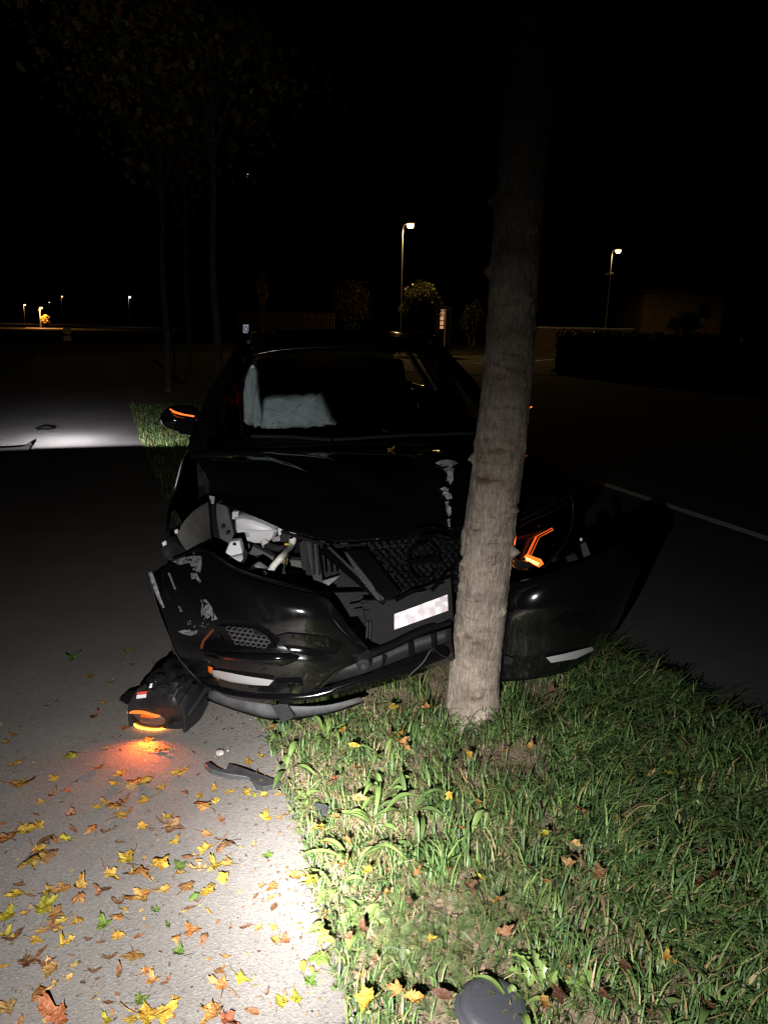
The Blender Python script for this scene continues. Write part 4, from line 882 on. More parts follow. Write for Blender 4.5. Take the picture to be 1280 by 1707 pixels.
tube('headlamp_rim', cr([P(864, 880, 3.10), P(880, 870, 3.13), P(912, 856, 3.2), P(946, 838, 3.3)], 4), 0.003, 'plastic_grey', hl, 5)
tube('headlamp_rim', cr([P(860, 872, 3.17), P(880, 862, 3.20), P(915, 846, 3.27), P(950, 826, 3.4)], 4), 0.008, 'plastic_grey', hl, 6)
prism('wing_bracket', [P(966, 908, 3.2), P(976, 902, 3.2), P(985, 925, 3.18), P(972, 930, 3.18)], 0.03, 'plastic_grey', car, 0.003)
prism('wing_bracket', [P(942, 930, 3.16), P(958, 922, 3.16), P(966, 935, 3.16), P(948, 940, 3.16)], 0.03, 'plastic_grey', car, 0.003)
prism('broken_clip', [P(966, 898, 3.2), P(970, 897, 3.2), P(970, 901, 3.2), P(967, 902, 3.2)], 0.01, 'milky', car, 0.0)

# ------------------------------------------------------------------ the torn-off headlamp glowing on the path
HL0 = PZ(270, 1190, 0.0)
lamp = tag(empty('torn_off_headlamp', HL0), 'torn off black headlamp glowing amber on the path beside the car', 'headlamp')
rows = [[(213, 1184, .085), (235, 1181, .095), (262, 1186, .095), (285, 1192, .085), (303, 1197, .07)],
        [(216, 1170, .12), (240, 1164, .14), (266, 1168, .145), (290, 1174, .14), (308, 1184, .11)],
        [(228, 1152, .16), (248, 1146, .18), (272, 1148, .185), (296, 1154, .175), (318, 1168, .13)],
        [(246, 1130, .17), (266, 1124, .20), (288, 1126, .20), (310, 1134, .19), (332, 1152, .14)],
        [(268, 1110, .15), (285, 1103, .18), (304, 1104, .18), (324, 1114, .17), (344, 1136, .13)],
        [(282, 1101, .09), (298, 1093, .12), (314, 1095, .12), (334, 1106, .12), (351, 1128, .10)]]
v, nr, nc = patch([[PZ(*q) for q in r] for r in rows], 5)
for i in range(nr):
    for j in range(nc):
        p = v[i * nc + j]; p.z += 0.012 * (1 if (i // 3 + j // 4) % 2 else -0.4) * (0 < i < nr - 1 and 0 < j < nc - 1) + 0.006 * noise.noise(p * 40)
nV = len(v); bd = [j for j in range(nc)] + [i * nc + nc - 1 for i in range(1, nr)] + [(nr - 1) * nc + j for j in range(nc - 2, -1, -1)] + [i * nc for i in range(nr - 2, 0, -1)]
low = [Vector((v[k].x, v[k].y + (0.02 if k < nc else 0), 0.012)) for k in bd]
f = grid_faces(nr, nc) + [(bd[k], bd[(k + 1) % len(bd)], nV + (k + 1) % len(bd), nV + k) for k in range(len(bd))]
fix(obj('lamp_housing', v + low, f, mat('lamp_black', (0.011, 0.011, 0.012), 0.4, spec=0.3, bump=0.2, bscale=120), lamp))
for k, (a, b) in enumerate((((240, 1160), (262, 1128)), ((262, 1162), (284, 1124)), ((286, 1168), (306, 1130)), ((300, 1176), (322, 1142)))):
    tube('housing_rib', [PZ(*a, .152), PZ((a[0] + b[0]) / 2, (a[1] + b[1]) / 2, .195), PZ(*b, .205)], 0.008, 'lamp_black', lamp, 5)
prism('housing_side', [PZ(303, 1199, .06), PZ(318, 1190, .09), PZ(340, 1160, .12), PZ(352, 1140, .11), PZ(351, 1162, .02), PZ(303, 1208, .005)], Vector((-0.02, 0.02, 0)), 'rubber', lamp, 0.003)
for a, b, c, d in ((308, 1190, 318, 1192), (316, 1180, 328, 1184), (325, 1168, 337, 1174), (333, 1155, 346, 1163)): tube('side_rib', [PZ(a, b, .085), PZ(c, d, .03)], 0.005, 'lamp_black', lamp, 5)
prism('mounting_tab', [PZ(197, 1166, .05), PZ(205, 1160, .06), PZ(228, 1160, .10), PZ(232, 1172, .10), PZ(210, 1174, .06)], Vector((0.01, 0.03, -0.02)), 'lamp_black', lamp, 0.004)
prism('mounting_tab', [PZ(206, 1158, .05), PZ(214, 1152, .06), PZ(232, 1150, .11), PZ(234, 1160, .11)], Vector((0, 0.03, -0.02)), 'lamp_black', lamp, 0.004)
st = prism('warning_sticker', [PZ(228, 1165, .150), PZ(244, 1163, .158), PZ(246, 1153, .172), PZ(230, 1155, .165)], Vector((0, -0.003, 0.004)), 'sticker_white', lamp, 0.0)
prism('sticker_band', [PZ(229, 1158.5, .166), PZ(245, 1157, .172), PZ(246, 1153, .178), PZ(230, 1154.5, .172)], Vector((0, -0.003, 0.004)), 'sticker_red', st, 0.0)
for a, b in ((252, 1145), (258, 1137)): prism('white_plug', [PZ(a - 3, b + 2, .19), PZ(a + 2, b + 1, .195), PZ(a + 3, b - 4, .20), PZ(a - 1, b - 3, .20)], Vector((0, 0, 0.006)), 'sticker_white', lamp, 0.0)
# lens: clear shell, glowing guides behind
top = [PZ(213, 1185, .080), PZ(235, 1184, .088), PZ(262, 1189, .088), PZ(285, 1194, .078), PZ(303, 1198, .062)]
mid = [PZ(222, 1196, .055), PZ(238, 1200, .058), PZ(262, 1203, .058), PZ(282, 1203, .05), PZ(300, 1201, .04)]
bot = [PZ(225, 1210, .016), PZ(240, 1215, .014), PZ(262, 1217, .013), PZ(280, 1212, .013), PZ(298, 1204, .013)]
patch_obj('lens_back', [[p + Vector((0, 0.012, 0)) for p in r] for r in (top, mid, bot)], mat('lens_smoke', (0.10, 0.05, 0.04), 0.25), lamp, 5, 0.004)
patch_obj('lens_shell', [[p + Vector((0, -0.012, 0)) for p in r] for r in (top, mid, bot)], 'lens', lamp, 5, 0.0)
emitter('amber_glow', (1.0, 0.20, 0.03), 1.6)
tube('upper_light_guide', cr([PZ(214, 1187, .07), PZ(226, 1187, .078), PZ(240, 1188, .08), PZ(258, 1193, .075), PZ(280, 1195, .065), PZ(300, 1200, .05)], 5), 0.007, 'amber_glow', lamp, 6)
tube('inner_light_guide', cr([PZ(236, 1193, .066), PZ(255, 1196, .066), PZ(268, 1197, .062), PZ(285, 1198, .056)], 5), 0.006, 'amber_dim', lamp, 6)
tube('lower_light_guide', cr([PZ(224, 1196, .045), PZ(226, 1209, .014), PZ(240, 1214, .011), PZ(262, 1216, .010), PZ(280, 1211, .010), PZ(297, 1204, .012)], 6), 0.0055, emitter('amber_edge', (1.0, 0.34, 0.03), 9.0), lamp, 6)
ld = bpy.data.lights.new('headlamp_glow', 'SPOT'); ld.energy = 150.0; ld.color = (1.0, 0.125, 0.006); ld.use_nodes = True; next(n for n in ld.node_tree.nodes if n.type == 'EMISSION').inputs['Strength'].default_value = 0.080; ld.spot_size = R(172); ld.spot_blend = 1.0; ld.shadow_soft_size = 0.012
lo = bpy.data.objects.new('headlamp_glow', ld); COL.objects.link(lo); lo.parent = lamp; q = PZ(247, 1217, 0.045); lo.location = q - HL0
lo.rotation_euler = (PZ(225, 1275, 0) - q).to_track_quat('-Z', 'Y').to_euler()

# ------------------------------------------------------------------ broken pieces lying about
def shard(name, label, px, z, th, m='plastic_grey', zs=None):
    pts = [PZ(a, b, (zs[i] if zs else z)) for i, (a, b) in enumerate(px)]; base = pts[0].copy(); base.z = 0
    return tag(prism(name, pts, Vector((0, 0, -th)), m, None, 0.002, base), label, 'debris')
mat('trim_grey', (0.030, 0.031, 0.034), 0.45, var=0.3, vscale=25, bump=0.2, bscale=120)
tp = [(341, 1273), (350, 1272), (362, 1279), (376, 1284), (381, 1272), (390, 1275), (410, 1282), (430, 1289), (448, 1295), (462, 1302), (470, 1304), (440, 1311), (428, 1309), (418, 1297), (410, 1294), (380, 1290), (352, 1282)]
shard('trim_strip', 'long broken black plastic trim strip lying across the edge of the path', tp, 0.022, 0.02, 'trim_grey', [0.02 + 0.012 * math.sin(k * 1.3) for k in range(len(tp))])
shard('plastic_shard', 'small dark plastic shard among leaves at the edge of the grass', [(522, 1341), (530, 1338), (548, 1343), (545, 1355), (536, 1366), (531, 1362), (533, 1354)], 0.05, 0.003, 'trim_grey', [.05, .055, .06, .05, .035, .03, .04])
shard('plastic_shard', 'dark plastic fragment tucked under plantain leaves near the path', [(585, 1485), (600, 1480), (610, 1484), (606, 1494), (594, 1498), (586, 1494)], 0.03, 0.004, 'trim_grey')
mat('dull_black', (0.004, 0.004, 0.004), 0.9, spec=0.05)
fr_ = cr([PZ(-60, 752, .05), PZ(0, 752, .05), PZ(28, 750.5, .05), PZ(43, 748, .06), PZ(48, 743, .10), PZ(52, 739, .14)], 4)
tag(tube('plastic_shard', fr_, [0.04] * 14 + [0.035, 0.03, 0.03, 0.025, 0.022, 0.02, 0.01], 'dull_black', None, 6, (fr_[0].x, fr_[0].y, 0)), 'dark curved bumper fragment at the left edge beside the far pool of light', 'debris')
shard('plastic_shard', 'tiny dark fragment alone on the asphalt of the road', [(1177, 1181), (1182, 1178), (1186, 1181), (1184, 1187), (1179, 1187)], 0.015, 0.012, 'plastic')
shard('plastic_shard', 'flat grey scrap of plastic lying in the grass by the bumper', [(715, 1188), (726, 1190), (722, 1196), (714, 1194)], 0.09, 0.004, 'trim_grey')
# stone
def stone(px, py, r, label, seed):
    c = PZ(px, py); v = []
    for i in range(7):
        for j in range(12):
            a, b = math.pi * i / 6, 2 * math.pi * j / 12; d = Vector((math.sin(a) * math.cos(b), math.sin(a) * math.sin(b), math.cos(a) * 0.6)); v.append(c + d * r * (1 + 0.25 * noise.noise(d * 2 + Vector((seed, 0, 0)))) + Vector((0, 0, r * 0.5)))
    return tag(fix(obj('stone', v, grid_faces(7, 12, True), mat('stone_grey', (0.26, 0.25, 0.23), 0.9, var=0.3, vscale=40, bump=0.4), None, True, c)), label, 'stone')
stone(367, 1258, 0.017, 'pale round pebble on the path above the broken trim strip', 1)
stone(380, 1252, 0.006, 'tiny dark pebble close to the pale round pebble on the path', 3)
stone(333, 1440, 0.006, 'small grey pebble on the path among the yellow leaves', 5)
# round plastic lid
dc = PZ(822, 1683, 0.05); cap_root = tag(empty('bucket_lid', (dc.x, dc.y, 0)), 'round dark plastic lid lying in the grass at the bottom edge', 'lid')
mat('cap_black', (0.035, 0.037, 0.044), 0.5, bump=0.15, bscale=90)
tiltm = Matrix.Translation(Vector((dc.x, dc.y, 0.06))) @ Matrix.Rotation(R(2), 4, 'X') @ Matrix.Rotation(R(4), 4, 'Y')
prof = [(0.0, 0.014), (0.06, 0.013), (0.073, 0.010), (0.079, 0.004), (0.081, -0.007), (0.089, -0.011), (0.091, -0.014), (0.087, -0.018)]; n = 48
v = [tiltm @ Vector((r * math.cos(2 * math.pi * k / n), r * math.sin(2 * math.pi * k / n), z)) for r, z in prof for k in range(n)]
fix(obj('lid_disc', v, grid_faces(len(prof), n, True), 'cap_black', cap_root))
for k in range(9):
    a = k * 0.7 + 0.5
    q = [tiltm @ Vector((r * math.cos(a + d), r * math.sin(a + d), -0.012)) for r, d in ((0.080, -0.05), (0.094, -0.04), (0.094, 0.04), (0.080, 0.05))]
    prism('lid_lug', q, Vector((0, 0, -0.006)), 'cap_black', cap_root, 0.0)
tw = [PZ(60, 714, .015), PZ(70, 711, .05), PZ(80, 710, .03), (PZ(92, 713, .04)), PZ(84, 715, .02), PZ(70, 715, .02), PZ(62, 716, .015)]
tag(tube('twig', cr(tw, 4), 0.012, 'dull_black', None, 5, (tw[0].x, tw[0].y, 0)), 'dark curled twig on the far lit part of the path', 'twig')
# ------------------------------------------------------------------ grass
def in_car(x, y):
    q = CM.inverted() @ Vector((x, y, 0)); return abs(q.x) < 0.85 and q.y > -0.02
def blades(name, pos, length, width, lean, direc, tint, label, z0=None):
    """curved blades, 7 vertices each (numpy)"""
    K = len(pos); t = np.array([0, 0.38, 0.72, 1.0]); wv = np.array([0.75, 1.0, 0.7, 0.0])
    dx, dy = np.cos(direc), np.sin(direc); V = np.zeros((K, 7, 3)); k = 0
    for i in range(4):
        bend = lean * t[i] ** 1.8; hor = length * np.sin(np.minimum(bend, 2.2)) * t[i] * 0.85; up = length * t[i] * np.cos(np.minimum(bend * 0.75, 1.75))
        cx = pos[:, 0] + dx * hor; cy = pos[:, 1] + dy * hor; cz = pos[:, 2] + np.maximum(up, -0.02)
        if i < 3:
            for sgn in (-1, 1):
                V[:, k, 0] = cx - dy * width * wv[i] * sgn; V[:, k, 1] = cy + dx * width * wv[i] * sgn; V[:, k, 2] = cz; k += 1
        else: V[:, 6, 0], V[:, 6, 1], V[:, 6, 2] = cx, cy, cz
    base = (np.arange(K) * 7)[:, None]
    L = np.concatenate([base + np.array([[0, 1, 3, 2]]), base + np.array([[2, 3, 5, 4]]), base + np.array([[4, 5, 6]])], 1).reshape(-1)
    SZ = np.tile([4, 4, 3], K)
    me = bpy.data.meshes.new(name); me.vertices.add(K * 7); me.vertices.foreach_set('co', V.astype(np.float32).ravel())
    me.loops.add(len(L)); me.loops.foreach_set('vertex_index', L.astype(np.int32)); me.polygons.add(len(SZ))
    me.polygons.foreach_set('loop_start', np.concatenate([[0], np.cumsum(SZ)[:-1]]).astype(np.int32)); me.polygons.foreach_set('loop_total', SZ.astype(np.int32)); me.update(calc_edges=True)
    me.polygons.foreach_set('use_smooth', [True] * len(SZ))
    ca = me.color_attributes.new('tint', 'FLOAT_COLOR', 'POINT'); c = np.repeat(np.concatenate([tint, np.ones((K, 1))], 1), 7, axis=0); ca.data.foreach_set('color', c.astype(np.float32).ravel())
    me.materials.append(MATS['grass_blade']); o = bpy.data.objects.new(name, me); COL.objects.link(o)
    return tag(o, label, 'grass', kind='stuff')
rng = np.random.default_rng(11)
GREEN = np.array([(0.075, 0.13, 0.035), (0.09, 0.155, 0.042), (0.055, 0.105, 0.035), (0.12, 0.18, 0.055), (0.06, 0.115, 0.04)]); STRAW = np.array([(0.30, 0.23, 0.11), (0.22, 0.15, 0.07), (0.38, 0.32, 0.18)])
def colours(n, straw):
    c = GREEN[rng.integers(0, len(GREEN), n)] * rng.uniform(0.65, 1.8, (n, 1)); s = rng.random(n) < straw
    c[s] = STRAW[rng.integers(0, 3, s.sum())] * rng.uniform(0.6, 1.2, (s.sum(), 1)); return c
pos, length, width, lean, direc, tint = [], [], [], [], [], []
def tuft(x, y, n, L, spread, ln, dmean, dsp, straw, wid=0.0022):
    px = x + rng.normal(0, spread, n); py = y + rng.normal(0, spread, n); k = []
    for i in range(n):
        a, b = xl(py[i]) + wob(py[i], 1.0) + 0.01, xr(py[i]) + wob(py[i], 9.0) - 0.005
        if a < px[i] < b: k.append(i)
    if not k: return
    px, py = px[k], py[k]; n = len(k)
    pos.append(np.array([(px[i], py[i], verge_z(px[i], py[i]) - 0.004) for i in range(n)])); length.append(L * rng.uniform(0.45, 1.25, n)); width.append(wid * rng.uniform(0.6, 1.5, n))
    lean.append(np.clip(rng.normal(ln, 0.45, n), 0.05, 2.3)); direc.append(dmean + rng.normal(0, dsp, n)); tint.append(colours(n, straw) * rng.uniform(0.8, 1.15))
def bare(x, y):     # worn, sparse places: by the trunk and in patches
    d = math.hypot(x - 0.44, y - 2.62) / 0.22
    return math.exp(-d * d) + 0.8 * max(0, noise.noise(Vector((x * 2.6, y * 2.6, 4))) - 0.06) * 1.9
for k in range(2600):        # near, dense
    y = 1.15 + 2.9 * rng.random() ** 1.1; a, b = xl(y), xr(y); x = a + (b - a) * rng.random(); t = (x - a) / (b - a)
    if in_car(x, y) and y > 2.95: continue
    if rng.random() < bare(x, y): continue
    right = min(1, max(0, (t - 0.22) / 0.35))
    if right < 0.5 and rng.random() < 0.2: continue
    L = 0.068 + 0.10 * right * rng.uniform(0.6, 1.2); n = int(11 + 18 * right)
    tuft(x, y, n, L, 0.02 + 0.02 * right, 0.9 + 0.7 * right, rng.normal(-0.6, 1.1) if right > .5 else rng.random() * 6.28, 0.75, 0.12 + 0.06 * (1 - right), 0.0021 + 0.0008 * right)
for k in range(4200):         # short undergrowth and dead blades between
    y = 1.15 + 2.7 * rng.random(); a, b = xl(y), xr(y); x = a + (b - a) * rng.random()
    if rng.random() < 0.6 * bare(x, y): continue
    tuft(x, y, 6, 0.035 + 0.03 * rng.random(), 0.03, 1.3, rng.random() * 6.28, 1.6, 0.34, 0.0014)
for px, py, n, L in ((838, 1190, 60, .17), (850, 1165, 50, .16), (845, 1230, 50, .15), (865, 1205, 40, .13), (720, 1200, 50, .13), (700, 1160, 40, .12), (735, 1230, 50, .12), (690, 1235, 40, .10), (650, 1150, 30, .10), (560, 1215, 30, .10), (530, 1190, 26, .10), (740, 1355, 60, .12), (760, 1420, 50, .13), (725, 1470, 50, .12), (700, 1440, 40, .11), (470, 1210, 26, .09), (455, 1245, 20, .09), (870, 1400, 40, .12), (880, 1460, 40, .13), (1010, 1100, 40, .10), (960, 1120, 40, .1)):
    q = PZ(px, py, 0.03); tuft(q.x, q.y, n, L, 0.022, 0.75, rng.random() * 6.28, 1.3, 0.08, 0.0026)
for k in range(2600):        # along the strip beside and beyond the car
    y = 3.9 + 11.0 * rng.random() ** 1.3; a, b = xl(y), xr(y); x = a + (b - a) * rng.random()
    if in_car(x, y): continue
    tuft(x, y, 9, 0.09, 0.05, 0.9, rng.random() * 6.28, 1.2, 0.15, 0.003)
P_, L_, W_, LE, D_, T_ = [np.concatenate(q) for q in (pos, length, width, lean, direc, tint)]
blades('grass', P_, L_, W_, LE, D_, T_, 'long green grass growing over the strip around the tree')

# ------------------------------------------------------------------ low ground cover: yarrow fronds, small round leaves, dead litter
def frond():
    v, f = [], []
    def quad(a, b, w_):
        a, b = Vector(a), Vector(b); s = (b - a).cross(Vector((0, 0, 1))).normalized() * w_; k = len(v); v.extend([a - s, a + s, b]); f.append((k, k + 1, k + 2))
    N = 12
    for i in range(N):
        t = i / N; c = Vector((0, t, 0.35 * math.sin(t * 2.4))); l = 0.20 * math.sin(math.pi * (0.15 + 0.8 * t)) + 0.02
        for s in (-1, 1):
            quad(c, c + Vector((s * l, 0.06, 0.03)), 0.016)
            quad(c + Vector((s * l * 0.4, 0.02, 0.012)), c + Vector((s * l * 0.75, 0.10, 0.05)), 0.012); quad(c + Vector((s * l * 0.6, 0.03, 0.015)), c + Vector((s * l * 0.8, -0.03, 0.05)), 0.012)
    quad((0, 0, 0), (0, 1, 0.3), 0.012)
    return [tuple(q) for q in v], f
def place_many(name, tmpl, spots, size, seed, pal, label, tilt=0.5, cat='plants'):
    r = random.Random(seed); M, T = [], []
    for (cx, cy, sx, sy, n) in spots:
        for k in range(n):
            q = PZ(r.gauss(cx, sx), r.gauss(cy, sy), 0.03)
            if not (xl(q.y) + 0.0 < q.x < xr(q.y)): continue
            M.append(Matrix.Translation((q.x, q.y, verge_z(q.x, q.y) + r.uniform(0.0, 0.03))) @ Matrix.Rotation(r.uniform(0, 6.28), 4, 'Z') @ Matrix.Rotation(r.gauss(0.25, tilt), 4, 'X') @ Matrix.Rotation(r.gauss(0, tilt * 0.6), 4, 'Y') @ Matrix.Scale(size * r.uniform(0.6, 1.3), 4))
            c = r.choice(pal); f = r.uniform(0.7, 1.3); T.append([q_ * f for q_ in c])
    return tag(scatter_mesh(name, tmpl, M, T, 'herb_leaf'), label, cat, kind='stuff')
place_many('yarrow', frond(), [(720, 1500, 60, 40, 110), (700, 1600, 70, 40, 190), (820, 1540, 60, 40, 120), (640, 1570, 40, 30, 70), (850, 1480, 50, 30, 60), (780, 1690, 60, 15, 30), (900, 1660, 80, 30, 40), (1050, 1560, 90, 60, 30)], 0.048, 2, [(0.085, 0.12, 0.045), (0.10, 0.135, 0.05), (0.12, 0.15, 0.05), (0.065, 0.10, 0.035)], 'feathery yarrow fronds carpeting the near grass')
rl = ([(0, 0, 0), (0.3, 0.15, 0.06), (0.36, 0.42, 0.14), (0.16, 0.85, 0.06), (0, 1.15, -0.05), (-0.16, 0.85, 0.06), (-0.36, 0.42, 0.14), (-0.3, 0.15, 0.06), (0, 0.5, 0.0)], [(8, 0, 1), (8, 1, 2), (8, 2, 3), (8, 3, 4), (8, 4, 5), (8, 5, 6), (8, 6, 7), (8, 7, 0)])
place_many('creeping_weed', rl, [(640, 1210, 40, 20, 130), (600, 1250, 60, 30, 120), (530, 1310, 35, 30, 100), (500, 1370, 25, 40, 110), (560, 1440, 40, 50, 100), (600, 1540, 40, 40, 80), (780, 1340, 40, 60, 90), (680, 1380, 60, 60, 90), (820, 1430, 30, 50, 60), (480, 1230, 30, 20, 60), (960, 1450, 120, 120, 60), (640, 1640, 50, 40, 60), (1000, 1640, 120, 40, 60)], 0.015, 4, [(0.10, 0.14, 0.05), (0.085, 0.125, 0.045), (0.13, 0.17, 0.06), (0.11, 0.14, 0.06)], 'small round leaved weeds creeping between the grass blades')
stick = ([(-0.012, -0.5, 0), (0.012, -0.5, 0), (0.012, 0.5, 0.05), (-0.012, 0.5, 0.05), (0.0, 0.0, 0.03)], [(0, 1, 4), (1, 2, 4), (2, 3, 4), (3, 0, 4)])
place_many('dead_litter', stick, [(640, 1330, 110, 90, 700), (700, 1450, 110, 90, 500), (820, 1300, 40, 30, 200), (560, 1400, 60, 90, 500), (900, 1500, 150, 120, 400), (760, 1250, 60, 20, 150), (400, 1200, 30, 14, 80)], 0.06, 6, [(0.28, 0.20, 0.11), (0.20, 0.13, 0.07), (0.34, 0.27, 0.17)], 'dry straw and dead stems on the soil', 0.25, 'litter')

# broad-leaved plants, each with its own leaves
mat('plant_green', (0.10, 0.155, 0.04), 0.5, var=0.35, vscale=14, spec=0.45); mat('plant_deep', (0.06, 0.10, 0.028), 0.5, var=0.25, vscale=14, spec=0.45); mat('dandelion_green', (0.12, 0.18, 0.045), 0.42, var=0.2, vscale=18)
def strap_leaf(p, ang, L, W, rise, m, parent, toothed=False, name='leaf'):
    n = 12; v = []; d = Vector((math.cos(ang), math.sin(ang), 0)); s = Vector((-d.y, d.x, 0))
    for i in range(n + 1):
        t = i / n; w_ = W * (math.sin(math.pi * (0.05 + 0.95 * t)) ** 0.9) * (0.25 + 0.75 * min(1, t * 2.2))
        if toothed: w_ *= (0.55 + 0.75 * ((i * 0.5) % 1 > 0.25)) if 2 < i < n - 2 else 1.0
        c = Vector(p) + d * (L * t * (0.9 + 0.1 * t)) + Vector((0, 0, rise * L * math.sin(min(1.0, t * 1.05) * 2.2) * 0.7))
        v += [c - s * w_ + Vector((0, 0, w_ * 0.45)), c, c + s * w_ + Vector((0, 0, w_ * 0.45))]
        if i == n: v[-3] = c - s * 0.001; v[-1] = c + s * 0.001
    return fix(obj(name, v, grid_faces(n + 1, 3), m, parent))
def rosette(name, label, px, py, n, L, W, rise, m, seed, toothed=False, arc=None):
    q = PZ(px, py, 0.03); q.z = verge_z(q.x, q.y); e = tag(empty(name, q), label, 'plant', 'broad leaved plants in the grass strip'); r = random.Random(seed)
    for k in range(n):
        a = (2 * math.pi * k / n + r.uniform(-0.9, 0.9)) if arc is None else arc[k]
        strap_leaf(q + Vector((0, 0, 0.004)), a, L * r.uniform(0.45, 1.1), W * r.uniform(0.6, 1.0), rise * r.uniform(0.5, 2.2), m, e, toothed)
    return e
for px, py, n, L, W, rise, m, seed, lab in (
    (478, 1278, 5, .15, .013, .5, 'plant_green', 1, 'narrow leaved plantain at the path edge beside the broken trim strip'),
    (545, 1235, 7, .13, .012, .6, 'plant_green', 2, 'upright plantain rosette just in front of the car bumper'),
    (520, 1200, 5, .11, .010, .7, 'plant_green', 3, 'plantain standing close under the left of the bumper'),
    (640, 1330, 7, .16, .013, .5, 'plant_green', 4, 'large plantain with long bright leaves left of the trunk'),
    (625, 1375, 6, .17, .014, .45, 'plant_green', 5, 'plantain with arching leaves in the middle of the lit grass'),
    (680, 1360, 6, .16, .013, .5, 'plant_deep', 6, 'darker plantain nearest the worn soil below the trunk'),
    (640, 1270, 6, .14, .012, .6, 'plant_green', 7, 'plantain rosette between the bumper and the bare soil'),
    (590, 1440, 5, .17, .015, .5, 'plant_green', 8, 'plantain with one long blade close to the glaring path'),
    (560, 1480, 5, .13, .018, .4, 'plant_green', 9, 'broad plantain at the edge of the white lit path'),
    (700, 1420, 7, .15, .012, .6, 'plant_deep', 10, 'grassy plantain below the middle of the worn patch'),
    (600, 1545, 7, .11, .022, .35, 'plant_green', 11, 'oval leaved plantain lying flat near the path corner'),
    (560, 1550, 4, .10, .024, .3, 'plant_green', 12, 'broad oval plantain overlapping the edge of the path'),
    (470, 1230, 4, .12, .011, .6, 'plant_green', 13, 'thin plantain at the corner where grass meets the path'),
    (860, 1690, 6, .11, .012, .8, 'plant_green', 15, 'plantain leaves standing right beside the round plastic lid'),
    (930, 1380, 4, .09, .010, .5, 'plant_deep', 16, 'dark broad leaf plant right of the trunk foot'),
    (1080, 1695, 5, .10, .012, .5, 'plant_deep', 17, 'wide leaved plant at the bottom edge right of the lid'),
    (1180, 1702, 5, .12, .013, .5, 'plant_deep', 18, 'wide leaved plant in the bottom right corner'),
    (505, 1330, 6, .07, .014, .4, 'plant_green', 19, 'small pale weed rosette growing out onto the path edge'),
    (780, 1405, 5, .11, .012, .6, 'plant_green', 20, 'plantain tuft below the foot of the trunk')):
    rosette('plantain', lab, px, py, n, L, W, rise, m, seed)
rosette('dandelion', 'toothed dandelion with a long pale leaf right of the plastic lid', 945, 1672, 3, .17, .026, .35, 'dandelion_green', 31, True, [1.0, 0.55, 2.2])
rosette('dandelion', 'toothed dandelion touching the upper right of the plastic lid', 880, 1650, 4, .075, .016, .5, 'dandelion_green', 32, True, [2.2, 1.7, 0.6, 2.9])
rosette('dandelion', 'slender dandelion with an upright stem between lid and long leaf', 905, 1655, 3, .10, .010, .6, 'dandelion_green', 33, True, [1.9, 1.5, 2.6])

